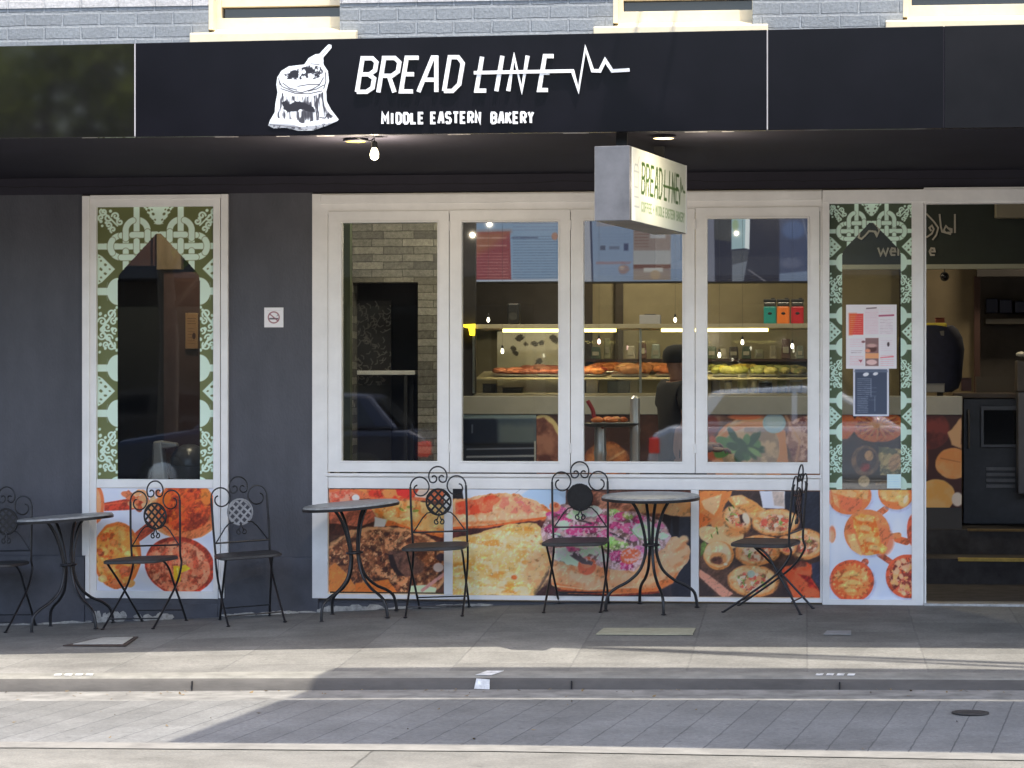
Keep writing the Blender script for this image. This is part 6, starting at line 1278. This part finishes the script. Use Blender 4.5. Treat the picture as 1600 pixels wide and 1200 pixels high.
# person in black at the case
def person():
    Y = 1.75; c = P(1058, 640, Y); fl = 0.0
    t = thing("person", "person in a black short sleeved top and dark cap, half hidden by a sash", "person", (c.x, Y, fl))
    def skin(name, pts, edges, rad, m, sub=2):
        me = bpy.data.meshes.new(name); me.from_pydata([tuple(Vector(p)) for p in pts], edges, []); me.update()
        o = bpy.data.objects.new(name, me); COL.objects.link(o); o.parent = t; WL[o.name] = WL[t.name]; me.materials.append(m)
        md = o.modifiers.new("skin", 'SKIN'); sv = me.skin_vertices[0].data
        for v, r_ in zip(sv, rad): v.radius = r_ if isinstance(r_, tuple) else (r_, r_)
        sv[0].use_root = True
        sd = o.modifiers.new("sub", 'SUBSURF'); sd.levels = sub; sd.render_levels = sub; md.use_smooth_shade = True
        return o
    zs_ = P(1060,603,Y).z                                          # shoulder height
    ms = mat("skin", (.36,.20,.14), .55, var=.1, vscale=20)
    H = zs_
    pts = [(0,.01,H*.66),(0,.0,H*.80),(0,.0,H*.93),(0,.0,H+.02),(0,-.005,H+.075),(0,-.005,H+.13),(0,-.005,H+.20),(0,0,H+.235),
           (-.155,0,H-.015),(-.195,.01,H-.14),(-.205,-.01,H-.29),(-.15,-.13,H-.40),(-.12,-.20,H-.43),(.155,0,H-.015),(.18,.01,H-.14),(.175,-.05,H-.29),(.09,-.16,H-.38),(.06,-.23,H-.40),
           (-.09,.01,H*.58),(-.095,0,H*.31),(-.10,.03,.06),(-.10,-.12,.035),(.09,.01,H*.58),(.095,0,H*.31),(.10,.03,.06),(.10,-.12,.035)]
    ed = [(0,1),(1,2),(2,3),(3,4),(4,5),(5,6),(6,7),(2,8),(8,9),(9,10),(10,11),(11,12),(2,13),(13,14),(14,15),(15,16),(16,17),(0,18),(18,19),(19,20),(20,21),(0,22),(22,23),(23,24),(24,25)]
    rad = [(.155,.105),(.15,.10),(.13,.095),(.06,.06),(.052,.055),(.072,.085),(.078,.092),(.05,.06),.065,.052,.042,.034,.03,.065,.052,.042,.034,.03,.085,.062,.045,.04,.085,.062,.045,.04]
    skin("body", pts, ed, rad, ms)
    sp = [(0,.01,H*.56),(0,.01,H*.66),(0,.0,H*.80),(0,.0,H*.93),(0,0,H),(-.155,0,H-.015),(-.2,.01,H-.17),(.155,0,H-.015),(.2,.01,H-.17)]
    skin("shirt", sp, [(0,1),(1,2),(2,3),(3,4),(3,5),(5,6),(3,7),(7,8)], [(.18,.125),(.175,.122),(.168,.118),(.15,.11),(.075,.075),.082,.07,.082,.07], mat("black cotton", (.020,.020,.025), .85, var=.3, vscale=10, bump=.4, bscale=14))
    tp_ = [(0,.01,H*.60),(-.09,.01,H*.54),(-.095,0,H*.31),(-.10,.03,.10),(.09,.01,H*.54),(.095,0,H*.31),(.10,.03,.10)]
    skin("trousers", tp_, [(0,1),(1,2),(2,3),(0,4),(4,5),(5,6)], [(.165,.115),.10,.078,.062,.10,.078,.062], mat("black trousers", (.012,.012,.016), .8))
    b = MB(); hc = Vector((0, -.005, H+.175)); b.lathe(hc, [(.096,-.02),(.100,.02),(.094,.06),(.07,.092),(.03,.104),(0,.106)], 20, .92, 1.08); b.prism([hc+Vector((.085*math.cos(R(a)), -.08-.085*abs(math.sin(R(a))), -.012)) for a in range(180, 361, 20)], (0,0,.008)); b.build("cap", mat("dark cap", (.012,.012,.014), .8), t, smooth=True, local=True)
    mf = mat("eye", (.02,.015,.012), .3)
    for sx in (-1, 1):
        b = MB(); b.ball((sx*.033, -.088, H+.155), .011, sz=.6, seg=8); b.build("eye", mf, t, local=True)
        b = MB(); b.ball((sx*.082, .0, H+.14), .026, sx=.35, sy=.7, seg=8); b.build("ear", ms, t, smooth=True, local=True)
    b = MB(); b.ball((0, -.102, H+.128), .016, sx=.8, sy=1.1, sz=1.4, seg=8); b.build("nose", ms, t, smooth=True, local=True)
    b = MB(); b.ball((0, -.088, H+.09), .022, sx=1, sy=.4, sz=.3, seg=8); b.build("mouth", mat("lips", (.25,.08,.07), .5), t, smooth=True, local=True)
    for sx, w0 in ((-1, Vector((-.12,-.20,H-.43))), (1, Vector((.06,-.23,H-.40)))):
        b = MB(); b.ball(w0+Vector((0,-.045,0)), .042, sx=.95, sy=1.05, sz=.45, seg=12)
        for i in range(4):
            fx = (-.028+.0185*i); l = (.055,.066,.062,.048)[i]
            b.tube([w0+Vector((fx,-.075,0)), w0+Vector((fx*1.1,-.075-l*.5,.004)), w0+Vector((fx*1.1,-.075-l*.85,-.010)), w0+Vector((fx*1.05,-.075-l,-.026))], [.0092,.009,.0082,.0065], 8)
        b.tube([w0+Vector((-sx*.03,-.03,0)), w0+Vector((-sx*.052,-.055,-.004)), w0+Vector((-sx*.056,-.085,-.012))], [.011,.010,.0075], 8)
        b.build("hand", ms, t, smooth=True, local=True)
    t.rotation_euler = (0, 0, R(118))
person()

# ------------------------------------------------------------------ across the street (behind the camera, mirrored in glass and gloss)
# a flat roofed shelter added unseen over the near kerb to shade the lane
hC = 4.7
def up_sun(px, py):
    g = G(px, py); k_ = (hC-g.z)/SUN.z; return g+SUN*k_
A1 = up_sun(525, 1044); A2 = up_sun(275, 1156); E1 = up_sun(1590, 1044.5); E2 = up_sun(1590, 1182); M1 = up_sun(800,1090.6); M2 = up_sun(800,1093)
can = thing("shelter_canopy", "flat roofed shelter standing over the kerb outside the picture", "shelter", (6, A1.y, 0))
mc = mat("shelter roof", (.3,.3,.31), .6)
def lerpx(a, b, y): return a.x+(b.x-a.x)*(y-a.y)/(b.y-a.y)
yt, yb, ym1, ym2 = A1.y, (A2.y+E2.y)/2, M1.y, M2.y
for y0, y1 in ((ym1, yt), (yb, ym2)):  # gap between the panels shaped to let a thin sunlit line through
    b = MB(); xa0, xa1 = lerpx(A1, A2, y0), lerpx(A1, A2, y1)
    b.hexa([(xa0,y0,hC),(9,y0,hC),(9,y1,hC),(xa1,y1,hC),(xa0,y0,hC+.05),(9,y0,hC+.05),(9,y1,hC+.05),(xa1,y1,hC+.05)]); b.build("roof_panel", mc, can)
for x_ in (5.2, 8.6): b = MB(); b.tube([(x_, yb+.2, -.25), (x_, yb+.2, hC)], .06, 12); b.tube([(x_, yb+.1, hC-.06),(x_, yt-.1, hC-.06)], .04, 8); b.build("post", M['alu'], can, smooth=True)
# opposite row of shops
ob = thing("opposite_building", "dark brick row of shops across the street, outside the picture", "building", (0, -26, 0))
b = MB(); b.box(-30, 30, -33, -25.5, -.2, 4.9); b.build("wall", mat("dull brick", (.06,.055,.055), .8, var=.3, vscale=2), ob)
b = MB(); b.box(-30, 30, -25.5, -24.0, 3.0, 3.3); b.build("awning", mat("dull awning", (.05,.05,.055), .7), ob)
for i in range(-7, 8): b = MB(); b.box(i*4-1.5, i*4+1.5, -25.52, -25.44, .4, 2.6); f_ = b.build("window", M['darkglass'], ob); 
M['leaf'] = mat("leaf", (.10,.15,.035), .6, var=.5, vscale=3); nt_ = M['leaf'].node_tree; tr_ = nt_.nodes.new('ShaderNodeBsdfTranslucent'); tr_.inputs[0].default_value = (.22,.27,.05,1); ms_ = nt_.nodes.new('ShaderNodeMixShader'); ms_.inputs[0].default_value = .5
nt_.links.new(nt_.nodes['Principled BSDF'].outputs[0], ms_.inputs[1]); nt_.links.new(tr_.outputs[0], ms_.inputs[2]); nt_.links.new(ms_.outputs[0], nt_.nodes['Material Output'].inputs[0])
M['bark'] = mat("bark", (.09,.07,.05), .9, var=.3, vscale=10, bump=.8, bscale=20)
def tree(x, y, h, r, text):
    t = thing("street_tree", text, "tree", (x, y, 0), "street trees across the road")
    b = MB(); b.tube([(x,y,-.2),(x+.05,y,h*.3),(x-.05,y+.1,h*.6),(x,y,h*.9)], [.16,.13,.09,.03], 10)
    for i in range(7): a = i*.9; b.tube([(x,y,h*(.35+.07*i)),(x+r*.5*math.cos(a),y+r*.5*math.sin(a),h*(.5+.06*i))],[.05,.015],6)
    b.build("trunk", M['bark'], t, smooth=True)
    b = MB()
    cl = [(random.gauss(0,.45)*r, random.gauss(0,.45)*r, h*.72+random.gauss(0,.32)*r, random.uniform(.25,.5)*r) for _ in range(16)]
    for cx_, cy_, cz_, cr in cl:
        for _ in range(300):
            d = Vector((random.gauss(0,1), random.gauss(0,1), random.gauss(0,1))).normalized()*cr*random.uniform(.4,1); p = Vector((x+cx_, y+cy_, cz_))+d
            u_ = Vector((random.gauss(0,1), random.gauss(0,1), random.gauss(0,1))).normalized(); v_ = u_.orthogonal().normalized(); s_ = random.uniform(.06,.13)
            b.add([p-u_*s_, p+v_*s_*.5, p+u_*s_, p-v_*s_*.5], [(0,1,2,3)])
    b.build("crown", M['leaf'], t, fix=False)
tree(-7.0, -19.5, 6.6, 1.9, "leafy street tree across the road, towards the tall window"); tree(9.5, -23.5, 7.0, 1.8, "leafy street tree across the road, towards the doorway")

def car(x, y, col, text, flip=1):
    t = thing("parked_car", text, "car", (x, y, 0), "cars parked across the road"); z0 = gz(x, -5.1)+.06
    pm = mat("car paint", col, .25, .3, spec=.6); bk = M['gasket']
    def sec(pts, w0, w1, m, nm, yo=0, bev=.04):
        b = MB(); n = len(pts); L_ = [(x+flip*a, y-(w0 if c < .95 else w1), z0+c) for a, c in pts]; R_ = [(x+flip*a, y+(w0 if c < .95 else w1), z0+c) for a, c in pts]
        b.v = L_+R_; b.f = [tuple(range(n)), tuple(reversed(range(n, 2*n)))]+[(i, (i+1) % n, n+(i+1) % n, n+i) for i in range(n)]
        return b.build(nm, m, t, smooth=False, bevel=bev)
    sec([(-2.1,.25),(2.1,.25),(2.18,.5),(2.12,.82),(1.9,.92),(-.9,.94),(-1.95,.78),(-2.15,.55)], .86, .86, pm, "body", bev=.07)
    sec([(1.75,.93),(1.35,1.38),(.2,1.44),(-.25,1.38),(-1.0,.93)], .80, .62, pm, "cabin", bev=.05)
    for s_ in (-1, 1):
        for nm, q in (("side_window", [(.35,.99),(1.45,.99),(1.2,1.33),(.35,1.36)]), ("side_window", [(.28,.99),(.28,1.36),(-.2,1.32),(-.75,.99)])):
            b = MB(); b.prism([(x+flip*a, y+s_*(.80-.18*(c-.93)/.45+.004), z0+c) for a, c in q], (0, s_*.006, 0)); b.build(nm, M['darkglass'], t)
        for a in (-1.35, 1.3):
            b = MB(); b.lathe((0,0,0), [(.20,-.09),(.31,-.10),(.33,-.06),(.33,.06),(.31,.10),(.20,.09)], 24); b.xf(Matrix.Translation((x+flip*a, y+s_*.80, z0+.31)) @ Matrix.Rotation(R(90),4,'X')); w_ = b.build("wheel", bk, t, smooth=True)
            b = MB(); b.lathe((0,0,0), [(.20,-.02),(.19,.02),(.06,.035),(0,.035)], 20); b.xf(Matrix.Translation((x+flip*a, y+s_*.895, z0+.31)) @ Matrix.Rotation(R(-90*s_),4,'X')); b.build("rim", M['silver'], w_, smooth=True)
        b = MB(); b.box(*sorted((x+flip*2.02, x+flip*2.16)), *sorted((y+s_*.60, y+s_*.872)), z0+.58, z0+.78); b.build("tail_light", mat("red tail light", (.7,.01,.015), .2, emit=(1,.02,.02), es=.10), t, bevel=.02)
        b = MB(); b.box(*sorted((x-flip*2.13, x-flip*1.98)), *sorted((y+s_*.5, y+s_*.84)), z0+.56, z0+.70); b.build("headlight", M['clear'], t, bevel=.02)
        b = MB(); b.ball((x-flip*.72, y+s_*.93, z0+.98), .09, sx=.7, sy=1.1, sz=.75); b.build("mirror", pm, t, smooth=True)
    b = MB(); b.prism([(x+flip*1.775, y-.6, z0+.99),(x+flip*1.775, y+.6, z0+.99),(x+flip*1.42, y+.52, z0+1.34),(x+flip*1.42, y-.52, z0+1.34)], (flip*.006,0,.004)); b.build("rear_window", M['darkglass'], t)
    b = MB(); b.prism([(x-flip*.99, y-.62, z0+.97),(x-flip*.99, y+.62, z0+.97),(x-flip*.30, y+.54, z0+1.36),(x-flip*.30, y-.54, z0+1.36)], (-flip*.006,0,.004)); b.build("windscreen", M['darkglass'], t)
car(1.97, -18.3, (.55,.56,.58), "silver car parked across the road, outside the picture", -1); car(-5.2, -18.4, (.03,.034,.055), "dark blue car parked across the road, outside the picture"); car(-10.6, -18.4, (.5,.5,.5), "pale grey car parked across the road, farthest from the doorway")
for i, (a, b_, hh, r_) in enumerate((((800,1008.5),(1600,1036),6.4,.042),((880,1011),(1600,1043),6.2,.030))):  # unseen cables added overhead to cast thin streaks of shade
    def us(px, py): g = G(px, py); return g+SUN*((hh-g.z)/SUN.z)
    p0, p1 = us(*a), us(*b_); d_ = (p1-p0); q0, q1 = p0-d_*.02, p1+d_*3
    t = thing("overhead_cable", ["thick overhead cable strung above the pavement, outside the picture","thin overhead cable strung above the pavement, outside the picture"][i], "cable", q0)
    b = MB(); b.tube([q0+(q1-q0)*j/16+Vector((0,random.gauss(0,.012),0)) for j in range(17)], r_, 8); b.build("strand", M['gasket'], t, smooth=True)
    b = MB(); b.tube([q0, Vector((q0.x-.4, -.0, 5.6+i*.2))], .012, 6); b.build("wall_stay", M['gasket'], t, smooth=True)
